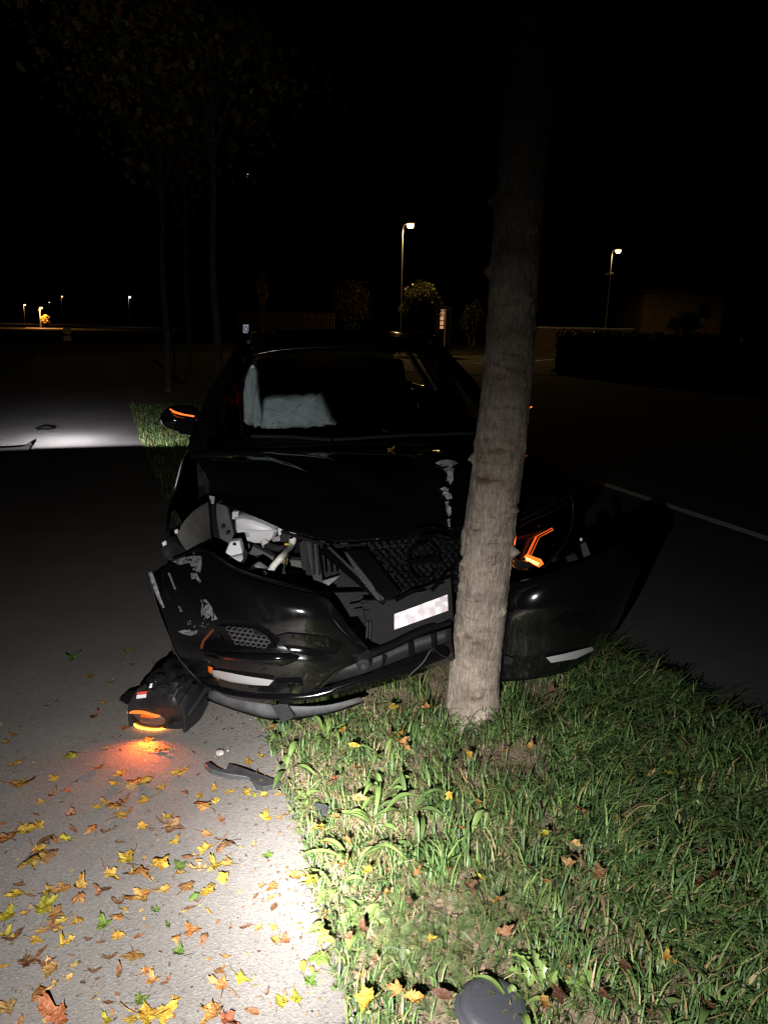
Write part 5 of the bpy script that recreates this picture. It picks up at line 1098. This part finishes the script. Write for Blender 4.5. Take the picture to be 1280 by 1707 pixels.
# ------------------------------------------------------------------ fallen leaves, one object each
KIND = {'Y': ('yellow', (0.55, 0.38, 0.055)), 'O': ('orange brown', (0.42, 0.22, 0.07)), 'B': ('brown', (0.24, 0.125, 0.065)), 'D': ('dark brown', (0.11, 0.055, 0.03)), 'R': ('reddish', (0.36, 0.13, 0.06)),
        'G': ('green', (0.13, 0.24, 0.04)), 'L': ('yellow green', (0.42, 0.42, 0.04)), 'P': ('pale tan', (0.55, 0.38, 0.16)), 'W': ('golden', (0.46, 0.30, 0.07))}
A6 = '''297,45,60,G 370,118,45,Y 455,102,20,Y 455,145,30,O 430,228,35,Y 388,285,45,B 60,360,40,Y 30,390,45,W 65,480,60,W 75,565,90,W 293,458,55,L 222,540,45,Y 280,590,40,R 215,605,40,B 405,655,50,L
510,332,40,R 437,418,35,O 408,497,55,O 470,560,50,Y 495,523,60,Y 600,555,70,Y 545,585,80,P 665,577,45,Y 590,630,70,Y 510,635,50,B 500,690,75,W 290,690,60,B 375,760,55,O 610,380,45,O 650,425,45,Y 690,415,30,O 725,520,60,Y 690,700,60,Y
710,740,100,B 585,735,50,Y 835,670,85,O 880,585,35,Y 820,612,45,Y 940,595,45,W 885,635,40,Y 1010,600,50,Y 1045,607,30,L 1085,608,45,Y 1070,545,60,Y 1020,473,50,Y 1070,447,45,Y 910,712,40,R 845,765,50,O 1090,698,70,Y 905,790,30,B
840,830,80,Y 885,900,80,Y 817,882,40,W 770,870,35,B 1100,857,55,G 740,900,60,G 660,905,100,Y 520,870,130,Y 455,935,70,W 585,935,80,O 580,1020,95,O 110,755,90,Y 165,735,45,Y 35,785,90,O 15,725,40,O 280,790,40,L 235,795,45,O 130,905,120,W
205,1005,60,W 185,1065,95,L 260,990,70,O 335,985,70,W 325,1040,60,O 70,1020,65,Y 405,1010,40,B 510,1075,35,Y 640,1080,45,G 425,1140,75,G 485,1120,55,O 485,1190,60,Y 690,1140,30,G 790,1165,75,O 835,1200,50,B 720,1205,50,O 770,1000,70,O 805,1025,40,G
855,1020,90,Y 915,960,70,Y 855,1085,25,Y 780,1070,30,B 1075,980,40,O 1120,985,60,O 1050,1020,25,B 1110,1030,40,O 1125,1065,40,B 945,1150,25,B 1005,1150,40,B 1060,1155,45,O 1125,1150,40,Y 1125,1205,55,Y 1170,1205,60,R 1215,945,80,O 30,1110,110,L 20,1185,50,L
60,1190,50,B 265,1120,40,Y 325,1130,40,Y 170,1250,45,B 205,1330,65,W 190,1300,50,B 390,1330,35,B 450,1275,35,B 490,1335,45,B 545,1270,70,O 605,1330,55,O 625,1370,60,O 680,1375,35,B 730,1255,65,G 925,1270,35,O 900,1330,50,O 905,1385,80,O 990,1360,60,L
1095,1420,25,B 1040,1495,50,B 1155,1455,70,L 1215,1445,65,L 1245,1310,40,Y 1265,1370,50,G 160,1440,75,O 445,1460,35,B 580,1450,60,G 725,1440,30,Y 230,1525,130,R 610,1515,140,Y 680,1510,90,Y 870,1500,90,O 935,1535,90,R 440,1535,50,L 15,1310,30,Y 30,1485,80,P 535,1530,50,Y 85,1535,30,O
505,50,25,O 520,15,40,Y 345,88,18,Y 630,70,18,B 545,75,20,B 235,222,14,D 195,240,26,B 150,685,24,B 430,760,26,B 460,750,26,B 760,600,26,B 815,525,20,B 495,800,34,B 570,1185,28,B 80,975,36,B 125,1020,30,B 365,1200,24,B 415,1210,24,B 270,1210,24,P 205,1405,30,P 150,1285,30,B 620,745,24,B 985,820,20,P 1040,815,26,O 1150,605,36,O 1145,700,30,O 1175,685,28,B'''
A7 = '''625,210,45,Y 770,215,60,O 258,215,35,O 90,305,50,O 400,318,45,Y 455,380,40,Y 660,335,60,Y 615,340,50,B 660,375,60,O 470,480,60,O 690,455,40,O 965,425,45,Y 1120,410,45,Y 1235,390,40,O 475,615,70,P 875,605,45,Y 1005,635,50,O 295,750,75,Y 420,805,50,O 370,535,60,B 405,915,75,O
735,945,45,O 515,935,50,L 265,990,80,L 320,1125,50,O 600,1040,50,O 880,935,45,O 930,750,40,O 1085,1080,60,O 1010,965,40,L 320,1230,80,Y 305,1355,90,G 265,1385,40,Y 495,1405,50,Y 430,1235,60,B 490,1195,50,B 805,1245,60,Y 1130,1205,70,B 500,1510,120,Y 720,1520,110,W 645,1465,70,O 540,1340,40,B
410,1510,40,Y 225,1370,40,Y 850,1490,80,D 250,1435,45,G 375,700,50,O 330,820,30,O 1240,930,40,D 960,1010,60,D 700,1080,40,D 560,1060,50,D'''
A8 = '''130,165,35,O 320,200,50,B 565,80,35,Y 450,365,20,Y 220,445,35,O 290,835,60,L 420,880,80,P 395,955,60,P 440,725,55,O 530,1000,80,B 300,1040,35,O 785,825,30,O 830,1375,50,Y 860,1405,30,Y 345,1545,90,D 285,1580,65,W 385,1420,35,Y 545,1540,60,B 755,1625,35,R 1020,1590,50,B 1110,970,40,B
760,560,50,P 840,560,50,L 970,605,60,L 995,1050,100,D 640,1420,70,D 830,480,60,D'''
spots = []
for txt, sx, ox, oy in ((A6, .40625, 0, 1080), (A7, .375, 420, 1100), (A8, .375, 800, 1080)):
    for tok in txt.split():
        a, b, sz, kk = tok.split(','); spots.append((ox + float(a) * sx, oy + float(b) * sx, float(sz) * sx, kk))
_r = random.Random(31)
for cx_, cy_, n_ in ((60, 1400, 9), (90, 1520, 9), (230, 1470, 8), (60, 1640, 7), (330, 1430, 6), (240, 1330, 6), (150, 1260, 5)):
    for k_ in range(n_):
        if len(spots) < 290: spots.append((_r.gauss(cx_, 34), _r.gauss(cy_, 30), _r.choice((9, 12, 16, 22, 28)), _r.choice('YOBWWOBP')))
MESH = {}
for q in range(10): MESH['maple', q] = leaf_mesh('maple_leaf', maple_outline(q), (0.35, 0.7, 1.1, 1.5, 1.9, 0.5, 1.3, 2.3, 0.9, 1.7)[q], q + 20, 'fallen_leaf')
for q in range(5): MESH['oval', q] = leaf_mesh('oval_leaf', oval_outline(q), (0.3, 0.8, 1.3, 0.6, 1.6)[q], q + 50, 'fallen_leaf')
MARKS = [('torn headlamp', PZ(262, 1200)), ('broken trim strip', PZ(400, 1288)), ('round plastic lid', PZ(820, 1690)), ('tree trunk', PZ(790, 1225)), ('bottom left corner', PZ(0, 1707)), ('brightest path spot', PZ(490, 1470)), ('left photo edge', PZ(0, 1400)), ('bottom right corner', PZ(1280, 1707)), ('grass edge shard', PZ(535, 1352)), ('long dandelion leaf', PZ(975, 1600)), ('right bumper end', PZ(1000, 1100))]
lr = random.Random(5); leaves = []
for (px, py, sz, kk) in spots:
    g = PZ(px, py, 0.0); on_grass = xl(g.y) + wob(g.y, 1.0) < g.x < xr(g.y); h = 0.0
    if on_grass: h = verge_z(g.x, g.y) + (0.085 if sz > 14 else 0.07); g = PZ(px, py, h)
    zc = (g - Vector((0, 0, CAM_H))).length; wd = sz * zc / FPX
    maple = sz > 15 and kk not in 'BD' or (sz > 22 and lr.random() < 0.6); shp = 'maple' if maple else 'oval'
    q = lr.randrange(10 if maple else 5); o = bpy.data.objects.new(shp + '_leaf', MESH[shp, q]); COL.objects.link(o)
    o.location = (g.x, g.y, h + 0.002); sc = min(wd, 0.088) / (1.38 if maple else 1.3); o.scale = (sc * lr.uniform(0.85, 1.1), sc * lr.uniform(0.9, 1.15), sc * lr.uniform(0.8, 1.1))
    o.rotation_euler = (lr.gauss(0, 0.10 + 0.22 * on_grass), lr.gauss(0, 0.10 + 0.22 * on_grass), lr.uniform(0, 6.28)); c = KIND[kk][1]; f = lr.uniform(0.5, 0.95)
    o.color = (c[0] * f, c[1] * f * lr.uniform(0.9, 1.1), c[2] * f, 1)
    if lr.random() < 0.14 and not on_grass: o.rotation_euler[0] += math.pi; o.location.z += sc * 0.45
    mk = min(MARKS, key=lambda m_: (m_[1] - Vector((g.x, g.y, 0))).length); leaves.append((o, KIND[kk][0], 'grass' if on_grass else 'path', mk[0], (mk[1] - Vector((g.x, g.y, 0))).length, shp))
lr.shuffle(MARKS); ORD = ['nearest', 'second nearest', 'third nearest', 'fourth nearest', 'fifth nearest', 'sixth nearest', 'seventh nearest', 'eighth nearest', 'ninth nearest', 'tenth nearest', 'eleventh nearest', 'twelfth nearest', 'thirteenth nearest', 'fourteenth nearest', 'fifteenth nearest', 'sixteenth nearest', 'seventeenth nearest', 'eighteenth nearest', 'nineteenth nearest', 'twentieth nearest']
byk = {}
for L in leaves: byk.setdefault((L[1], L[2], L[3]), []).append(L)
for key, lst in byk.items():
    lst.sort(key=lambda q_: q_[4])
    for k, L in enumerate(lst):
        tag(L[0], f'{L[1]} leaf on the {L[2]}, {ORD[min(k, 19)]} such leaf to the {L[3]}', 'leaf', 'fallen leaves on path and grass')
# leaves that came down on the bonnet and wipers
for px, py, Y, sz, kk, lab in ((643, 722, 3.95, 16, 'O', 'orange brown leaf stuck on the wiper at the base of the windscreen'), (653, 749, 3.80, 24, 'W', 'golden leaf lying on the black bonnet below the wiper'), (388, 765, 3.75, 14, 'Y', 'small yellow leaf on the left of the black bonnet'), (633, 754, 3.78, 9, 'B', 'small brown leaf left of the golden leaf on the bonnet')):
    best = min((Vector(q_) for q_ in v_h), key=lambda q_: (np.array(to_px([q_])[0]) - np.array((px, py))) @ (np.array(to_px([q_])[0]) - np.array((px, py)))) if py > 740 else P(px, py, Y)
    o = bpy.data.objects.new('maple_leaf', MESH['maple', 1]); COL.objects.link(o); o.location = best + Vector((0, 0, 0.008)); s_ = sz * 4.0 / FPX / 1.7; o.scale = (s_,) * 3; o.rotation_euler = (0.25, 0, px); o.color = (*KIND[kk][1], 1)
    tag(o, lab, 'leaf', 'fallen leaves on path and grass')
# crumbs of leaf, seeds and grit on the path: too small to count
r = random.Random(9); M, T = [], []
for k in range(520):
    px, py = r.uniform(-20, 560), 1090 + 640 * r.random() ** 0.9; q = PZ(px, py)
    if q.x > xl(q.y) + 0.02: continue
    M.append(Matrix.Translation((q.x, q.y, 0.003)) @ Matrix.Rotation(r.uniform(0, 6.28), 4, 'Z') @ Matrix.Rotation(r.gauss(0, .3), 4, 'X') @ Matrix.Scale(r.choice((0.004, 0.006, 0.009, 0.013)) * r.uniform(0.7, 1.2), 4)); c = r.choice([(0.16, 0.08, 0.04), (0.22, 0.12, 0.05), (0.08, 0.05, 0.03), (0.35, 0.24, 0.08)]); T.append(c)
tag(scatter_mesh('leaf_crumbs', LEAF_T, M, T, 'herb_leaf'), 'tiny crumbs of dry leaf and seeds scattered over the path', 'litter', kind='stuff')
M, T = [], []
for k in range(420):
    y = r.uniform(1.3, 7); q = Vector((xl(y) - abs(r.gauss(0, 0.09)) + 0.02, y, 0)); M.append(Matrix.Translation((q.x, q.y, 0.004)) @ Matrix.Rotation(r.uniform(0, 6.28), 4, 'Z') @ Matrix.Rotation(r.gauss(0, .4), 4, 'X') @ Matrix.Scale(r.uniform(0.004, 0.014), 4)); T.append(r.choice([(0.16, 0.09, 0.05), (0.12, 0.08, 0.05), (0.26, 0.18, 0.09)]))
tag(scatter_mesh('edge_litter', LEAF_T, M, T, 'herb_leaf'), 'crumbled soil and litter along the grass edge of the path', 'litter', kind='stuff')

# ------------------------------------------------------------------ trees along the strip, farther away
def row_tree(px, Y, r0, lab, seed, ph=7.2, ccx=None):
    b = P(px, 640, Y); b.z = 0.03; e = tag(empty('maple_tree', b), lab, 'tree', 'trees along the strip'); rr = random.Random(seed)
    pts = cr([b, b + Vector((0.03, 0, 1.2)), b + Vector((-0.02, 0.02, 2.6)), b + Vector((0.05, 0, 4.2)), b + Vector((0.0, 0, ph))], 5)
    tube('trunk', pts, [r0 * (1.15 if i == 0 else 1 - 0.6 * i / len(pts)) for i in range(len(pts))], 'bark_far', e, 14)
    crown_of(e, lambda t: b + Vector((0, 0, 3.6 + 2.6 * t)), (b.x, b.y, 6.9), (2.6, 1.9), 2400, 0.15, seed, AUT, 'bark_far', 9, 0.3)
row_tree(362, 14.4, 0.085, 'slender tree trunk rising just behind the left mirror of the car', 21)
row_tree(280, 17.6, 0.085, 'slender tree trunk left of the car mirror by the far lit path', 22)
row_tree(317, 22.5, 0.075, 'thin dark trunk between the two nearer slender trees', 23)

# ------------------------------------------------------------------ street lamps
mat('pole_metal', (0.45, 0.45, 0.44), 0.45, metal=0.3)
def lamp_post(px, py, Y, label, col, power, arm=0.7, heads=5.0, rad=0.07, cone=True, foot=0.0):
    h = P(px, py, Y); base = Vector((h.x - arm, Y, foot)); e = tag(empty('street_lamp', base), label, 'street lamp', 'street lamps')
    H = h.z - foot
    tube('pole', [base, base + Vector((0, 0, H * 0.5)), base + Vector((0, 0, H - 0.25))], [rad, rad * 0.8, rad * 0.6], 'pole_metal', e, 10)
    tube('arm', cr([base + Vector((0, 0, H - 0.25)), base + Vector((0.08, 0, H - 0.02)), base + Vector((arm * 0.6, 0, H + 0.06))], 4), rad * 0.5, 'pole_metal', e, 8)
    hd = prism('lamp_head', [h + Vector((-0.26, -0.12, 0.05)), h + Vector((0.24, -0.10, 0.07)), h + Vector((0.24, 0.10, 0.07)), h + Vector((-0.26, 0.12, 0.05))], Vector((0, 0, 0.08)), 'pole_metal', e, 0.02)
    v = [h + Vector((0.22 * math.cos(a), 0.13 * math.sin(a), 0.03)) for a in np.linspace(0, 6.283, 17)[:-1]] + [h + Vector((0.15 * math.cos(a), 0.09 * math.sin(a), -0.16)) for a in np.linspace(0, 6.283, 17)[:-1]]
    obj('lamp_bowl', v, grid_faces(2, 16, True) + [tuple(range(31, 15, -1))], emitter('glow_' + str(round(px)), col, heads), hd)
    ld = bpy.data.lights.new('lamp_light', 'SPOT'); ld.energy = power * 0.5; ld.use_nodes = True; next(n for n in ld.node_tree.nodes if n.type == 'EMISSION').inputs['Strength'].default_value = 2.0; ld.spot_size = R(172); ld.spot_blend = 0.25; ld.color = col; ld.shadow_soft_size = 0.12; lo = bpy.data.objects.new('lamp_light', ld); COL.objects.link(lo); lo.parent = e; lo.location = h + Vector((0, 0, -0.22)) - base
    return e
WARM = (1.0, 0.60, 0.22); SOD = (1.0, 0.40, 0.10)
lamp_post(684, 375, 45, 'tall street lamp glowing warm above the lit bush behind the car', WARM, 750, 0.42, 12)
lamp_post(1030, 418, 60, 'street lamp at the right with a short side bracket on its pole', WARM, 320, 0.45, 12)
lamp_post(69, 513, 122, 'low street lamp with a lit pole beside a small bright tree far left', SOD, 2200, 0.3, 25, 0.14)
lamp_post(42, 508, 190, 'orange street lamp furthest to the left edge', SOD, 900, 0.3, 20, 0.05)
lamp_post(104, 494, 230, 'orange street lamp far left, highest of the distant cluster', SOD, 200, 0.3, 14, 0.05)
lamp_post(217, 495, 170, 'single white lamp standing alone far left of the car', (1.0, 0.9, 0.75), 150, 0.3, 25, 0.05)
lamp_post(83, 504, 300, 'faintest tiny white lamp in the far left cluster', (1.0, 0.92, 0.8), 20, 0.3, 4, 0.05)
lamp_post(414, 290, 200, 'tiny white light high above the left of the car', (1, .95, .9), 20, 0.3, 0.8, 0.05)
q = P(1022, 456, 60); b_ = P(1008, 457, 60)
br = bar('street_sign_arm', q, b_, 0.08, 0.14, 'white_paint'); tag(br, 'short white bracket sticking out left from the right street lamp pole', 'bracket')
# lit patch of ground and little tree under the far left lamp
def blob_tree(px0, px1, pyt, pyb, Y, label, seed, n, size, pal, cat='tree', base=None, name='bush'):
    c = P((px0 + px1) / 2, (pyt + pyb) / 2, Y); t = P((px0 + px1) / 2, pyt, Y); rx = abs(P(px1, pyt, Y).x - P(px0, pyt, Y).x) / 2; rz = abs(t.z - c.z)
    e = tag(empty(name, (c.x, Y, 0)), label, cat); rr = random.Random(seed); M, T = [], []
    for k in range(n):
        d = Vector((rr.gauss(0, 1), rr.gauss(0, 1), rr.gauss(0, 1))).normalized() * (rr.random() ** 0.4); bump_ = 0.78 + 0.35 * noise.noise(d * 2.2 + Vector((seed, 0, 0)))
        p = Vector((c.x + d.x * rx * bump_, Y + d.y * rx * bump_, c.z + d.z * rz * bump_))
        M.append(Matrix.Translation(p - e.location) @ rot_rand(rr) @ Matrix.Scale(size * rr.uniform(0.6, 1.4), 4)); cc = rr.choice(pal); f = rr.uniform(0.6, 1.3); T.append([q_ * f for q_ in cc])
    scatter_mesh('crown', LEAF_T, M, T, 'herb_leaf', e)
    for k in range(5):
        a = k * 1.26; tube('stem', [Vector((c.x, Y, -0.05)), Vector((c.x + 0.3 * rx * math.cos(a), Y + 0.3 * rx * math.sin(a), c.z * 0.5)), Vector((c.x + 0.7 * rx * math.cos(a), Y + 0.7 * rx * math.sin(a), c.z + 0.4 * rz))], [0.05, 0.035, 0.015], 'bark_far', e, 6)
    return e
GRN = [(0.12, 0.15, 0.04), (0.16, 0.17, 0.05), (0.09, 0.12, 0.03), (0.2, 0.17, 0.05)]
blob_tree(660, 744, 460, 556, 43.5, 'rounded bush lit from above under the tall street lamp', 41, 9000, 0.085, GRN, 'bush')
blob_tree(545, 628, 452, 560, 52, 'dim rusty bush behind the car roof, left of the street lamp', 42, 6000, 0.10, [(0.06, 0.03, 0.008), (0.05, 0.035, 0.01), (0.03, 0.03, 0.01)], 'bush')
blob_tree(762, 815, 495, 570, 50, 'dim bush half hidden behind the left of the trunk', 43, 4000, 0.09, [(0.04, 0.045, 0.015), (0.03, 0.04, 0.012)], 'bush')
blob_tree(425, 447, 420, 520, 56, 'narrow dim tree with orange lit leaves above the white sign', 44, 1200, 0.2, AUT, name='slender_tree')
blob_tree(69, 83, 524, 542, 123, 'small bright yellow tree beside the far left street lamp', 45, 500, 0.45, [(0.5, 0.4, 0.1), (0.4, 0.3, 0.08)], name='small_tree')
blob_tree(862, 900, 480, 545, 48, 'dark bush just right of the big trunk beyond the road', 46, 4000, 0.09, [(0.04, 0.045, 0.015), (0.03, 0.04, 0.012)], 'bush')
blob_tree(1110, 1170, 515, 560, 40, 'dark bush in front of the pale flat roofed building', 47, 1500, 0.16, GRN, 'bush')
# pale flat-roofed building, wall and hedge on the right
bc = P(1135, 545, 72); x0, x1 = P(1068, 545, 72).x, P(1201, 545, 72).x; zt = P(1135, 489, 72).z
bl = tag(empty('flat_building', (bc.x, 72, 0)), 'pale flat roofed building in the dark at the right', 'building')
mat('render_wall', (0.26, 0.19, 0.13), 0.9, var=0.15, vscale=1.5)
wx0, wx1, wz0, wz1 = P(1166, 510, 72).x, P(1184, 510, 72).x, P(1170, 530, 72).z, P(1170, 507, 72).z
V = [(x0, 72, 0), (x1, 72, 0), (x1, 72, zt), (x0, 72, zt), (wx0, 72, wz0), (wx1, 72, wz0), (wx1, 72, wz1), (wx0, 72, wz1), (x0, 80, 0), (x1, 80, 0), (x1, 80, zt), (x0, 80, zt)]
obj('wall', [Vector(q_) for q_ in V], [(0, 1, 5, 4), (1, 2, 6, 5), (2, 3, 7, 6), (3, 0, 4, 7), (1, 9, 10, 2), (9, 8, 11, 10), (8, 0, 3, 11)], 'render_wall', bl, False)
box('roof', (x0 - 0.15, 71.8, zt + 0.002), (x1 + 0.15, 80.2, zt + 0.22), 'render_wall', bl, 0.02)
wn = box('window', (wx0 + 0.02, 72.12, wz0 + 0.02), (wx1 - 0.02, 72.18, wz1 - 0.02), mat('dark_pane', (0.01, 0.01, 0.012), 0.1), bl, 0.0)
box('window_frame', ((wx0 + wx1) / 2 - 0.04, 72.06, wz0 + 0.03), ((wx0 + wx1) / 2 + 0.04, 72.115, wz1 - 0.03), 'plastic_grey', wn, 0.0)
# hedge along the far side of the road
h0, h1 = PZ(938, 622, 0), Vector((16.0, 14.0, 0)); M, T = [], []; rr = random.Random(77); hd = (h1 - h0); hn = Vector((-hd.y, hd.x, 0)).normalized()
he = tag(empty('hedge', (h0.x, h0.y, -0.05)), 'dark clipped hedge along the right side of the road', 'hedge')
for k in range(9000):
    t = rr.random(); p = h0 + hd * t + hn * rr.uniform(-0.55, 0.55) + Vector((0, 0, 1.5 * rr.random() ** 0.8 + 0.05 * rr.gauss(0, 1)))
    M.append(Matrix.Translation(p - he.location) @ rot_rand(rr) @ Matrix.Scale(rr.uniform(0.1, 0.22), 4)); cc = rr.choice(GRN[:3]); T.append([q_ * 0.7 for q_ in cc])
scatter_mesh('foliage', LEAF_T, M, T, 'herb_leaf', he)
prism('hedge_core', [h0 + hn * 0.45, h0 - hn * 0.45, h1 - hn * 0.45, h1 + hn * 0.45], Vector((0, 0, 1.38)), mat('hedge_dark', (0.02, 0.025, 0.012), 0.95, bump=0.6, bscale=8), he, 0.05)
# low wall with pale coping behind the hedge
a_, b_ = P(880, 544, 58), P(1062, 543, 58); zb = 0.0
wl = tag(empty('garden_wall', (a_.x, 58, 0)), 'long low wall with a pale lit coping below the right street lamp', 'wall')
box('wall_face', (a_.x, 58.05, -0.05), (b_.x, 58.3, a_.z - 0.12), 'render_wall', wl, 0.0); n = 8
for k in range(n):
    xa, xb = a_.x + (b_.x - a_.x) * k / n, a_.x + (b_.x - a_.x) * (k + 1) / n; box('coping_stone', (xa + 0.01, 57.98, a_.z - 0.118), (xb - 0.01, 58.36, a_.z), 'white_paint', wl, 0.01)
# lit doorway / column beside the bush
c0, c1 = P(733, 548, 47), P(744, 516, 47); dr = tag(empty('lit_doorway', (c0.x, 47, 0)), 'narrow doorway with warm light beside the round bush', 'doorway')
box('door_glow', (c0.x, 47.0, c0.z), (c0.x + (c1.x - c0.x) * 0.62, 47.04, c1.z), emitter('door_light', (1.0, 0.5, 0.25), 0.55), dr, 0.0)
box('door_post', (c0.x + (c1.x - c0.x) * 0.78, 46.98, 0.0), (c1.x, 47.1, c1.z + 0.03), 'render_wall', dr, 0.01); box('door_post', (c0.x - 0.12, 46.98, 0.0), (c0.x - 0.02, 47.1, c1.z + 0.03), 'plastic_grey', dr, 0.01)
box('door_wall', (c0.x - 0.25, 47.12, 0.0), (c1.x + 0.35, 47.4, c1.z + 0.2), mat('dark_wall', (0.012, 0.010, 0.009), 0.95, spec=0.05), dr, 0.02)
for k in range(4): box('door_bar', (c0.x - 0.01, 46.97, c0.z + k * (c1.z - c0.z) / 4 + 0.16), (c0.x + (c1.x - c0.x) * 0.66, 46.99, c0.z + k * (c1.z - c0.z) / 4 + 0.21), 'plastic_grey', dr, 0.0)
# picket fence behind the car at the left
f0, f1 = P(395, 538, 48), P(560, 536, 48); fn = tag(empty('picket_fence', (f0.x, 48, 0)), 'dim brown picket fence behind the left of the car roof', 'fence'); mat('fence_wood', (0.035, 0.016, 0.007), 0.85, var=0.2)
zt_ = P(450, 520, 48).z; n = 34
for k in range(n):
    x = f0.x + (f1.x - f0.x) * k / n; box('picket', (x, 48, 0.05), (x + 0.10, 48.03, zt_ + 0.03 * math.sin(k * 2.3)), 'fence_wood', fn, 0.0)
for z in (0.5, zt_ - 0.3): box('rail', (f0.x, 48.032, z), (f1.x, 48.08, z + 0.09), 'fence_wood', fn, 0.0)
# white sign with a ring beyond the car roof
sq = [P(405.5, 541, 30), P(414.5, 541, 30), P(414.5, 557, 30), P(405.5, 557, 30)]
sg = tag(empty('white_sign', (P(410, 549, 30).x, 30, 0)), 'small white sign with a dark ring beyond the left roof edge', 'sign')
mat('sign_white', (0.85, 0.85, 0.9), 0.5, emit=(0.8, 0.82, 1.0), estr=0.22)  # glow put into the board; without it the sign reads dark this far off
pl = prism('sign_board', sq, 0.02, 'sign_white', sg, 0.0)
cc = P(410.5, 548.5, 29.97); tube('sign_ring', [cc + Vector((0.07 * math.cos(k), 0, 0.09 * math.sin(k))) for k in np.linspace(0, 6.283, 17)], 0.014, 'plastic', pl, 5)
tube('sign_post', [Vector((cc.x, 30.05, 0)), Vector((cc.x, 30.05, cc.z))], 0.03, 'pole_metal', sg, 8)
# direction boards far left
for py0, py1, xa, xb, lab in ((546, 557, 103, 118.5, 'upper'), (559.5, 568.5, 106.5, 119, 'lower')):
    pass
db = tag(empty('direction_sign', (P(114, 560, 55).x, 55, 0)), 'pair of dim yellowish direction boards on a post far left', 'sign'); mat('board_cream', (0.75, 0.68, 0.42), 0.6, var=0.2, vscale=4)
prism('arrow_board', [P(103, 551, 55), P(107, 546, 55), P(118.5, 546, 55), P(118.5, 557, 55), P(107, 557, 55)], 0.03, 'board_cream', db, 0.0)
prism('lower_board', [P(106.5, 559.5, 55), P(119, 559.5, 55), P(119, 568.5, 55), P(106.5, 568.5, 55)], 0.03, 'board_cream', db, 0.0)
tube('sign_post', [Vector((P(114, 560, 55).x, 55.06, 0)), P(114, 546, 55.06)], 0.04, 'pole_metal', db, 8)
# delineator post with reflector far left of the mirror
dp = P(289, 552, 26); dl = tag(empty('marker_post', (dp.x, 26, 0)), 'slim marker post with a pale reflector left of the car', 'post')
tube('post', [Vector((dp.x, 26, 0)), Vector((dp.x, 26, dp.z + 0.1))], 0.035, 'plastic', dl, 8); prism('reflector', [P(287.5, 549, 25.95), P(291, 549, 25.95), P(291, 557, 25.95), P(287.5, 557, 25.95)], 0.02, mat('pale_reflector', (0.9, 0.9, 0.9), 0.4), dl, 0.0)

# splinters of plastic and lens from the crash: too small to count
M, T = [], []
for k in range(170):
    px, py = r.gauss(330, 75), r.gauss(1215, 28); q = PZ(px, py)
    if q.x > xl(q.y) + 0.05: continue
    M.append(Matrix.Translation((q.x, q.y, 0.004)) @ Matrix.Rotation(r.uniform(0, 6.28), 4, 'Z') @ Matrix.Rotation(r.gauss(0, .5), 4, 'X') @ Matrix.Scale(r.choice((0.004, 0.006, 0.010)) * r.uniform(0.7, 1.3), 4)); T.append(r.choice([(0.02, 0.02, 0.022), (0.05, 0.05, 0.055), (0.14, 0.09, 0.05), (0.10, 0.07, 0.04), (0.4, 0.4, 0.4)]))
tag(scatter_mesh('crash_splinters', LEAF_T, M, T, 'herb_leaf'), 'small splinters of plastic and dirt on the path under the bumper', 'debris', kind='stuff')
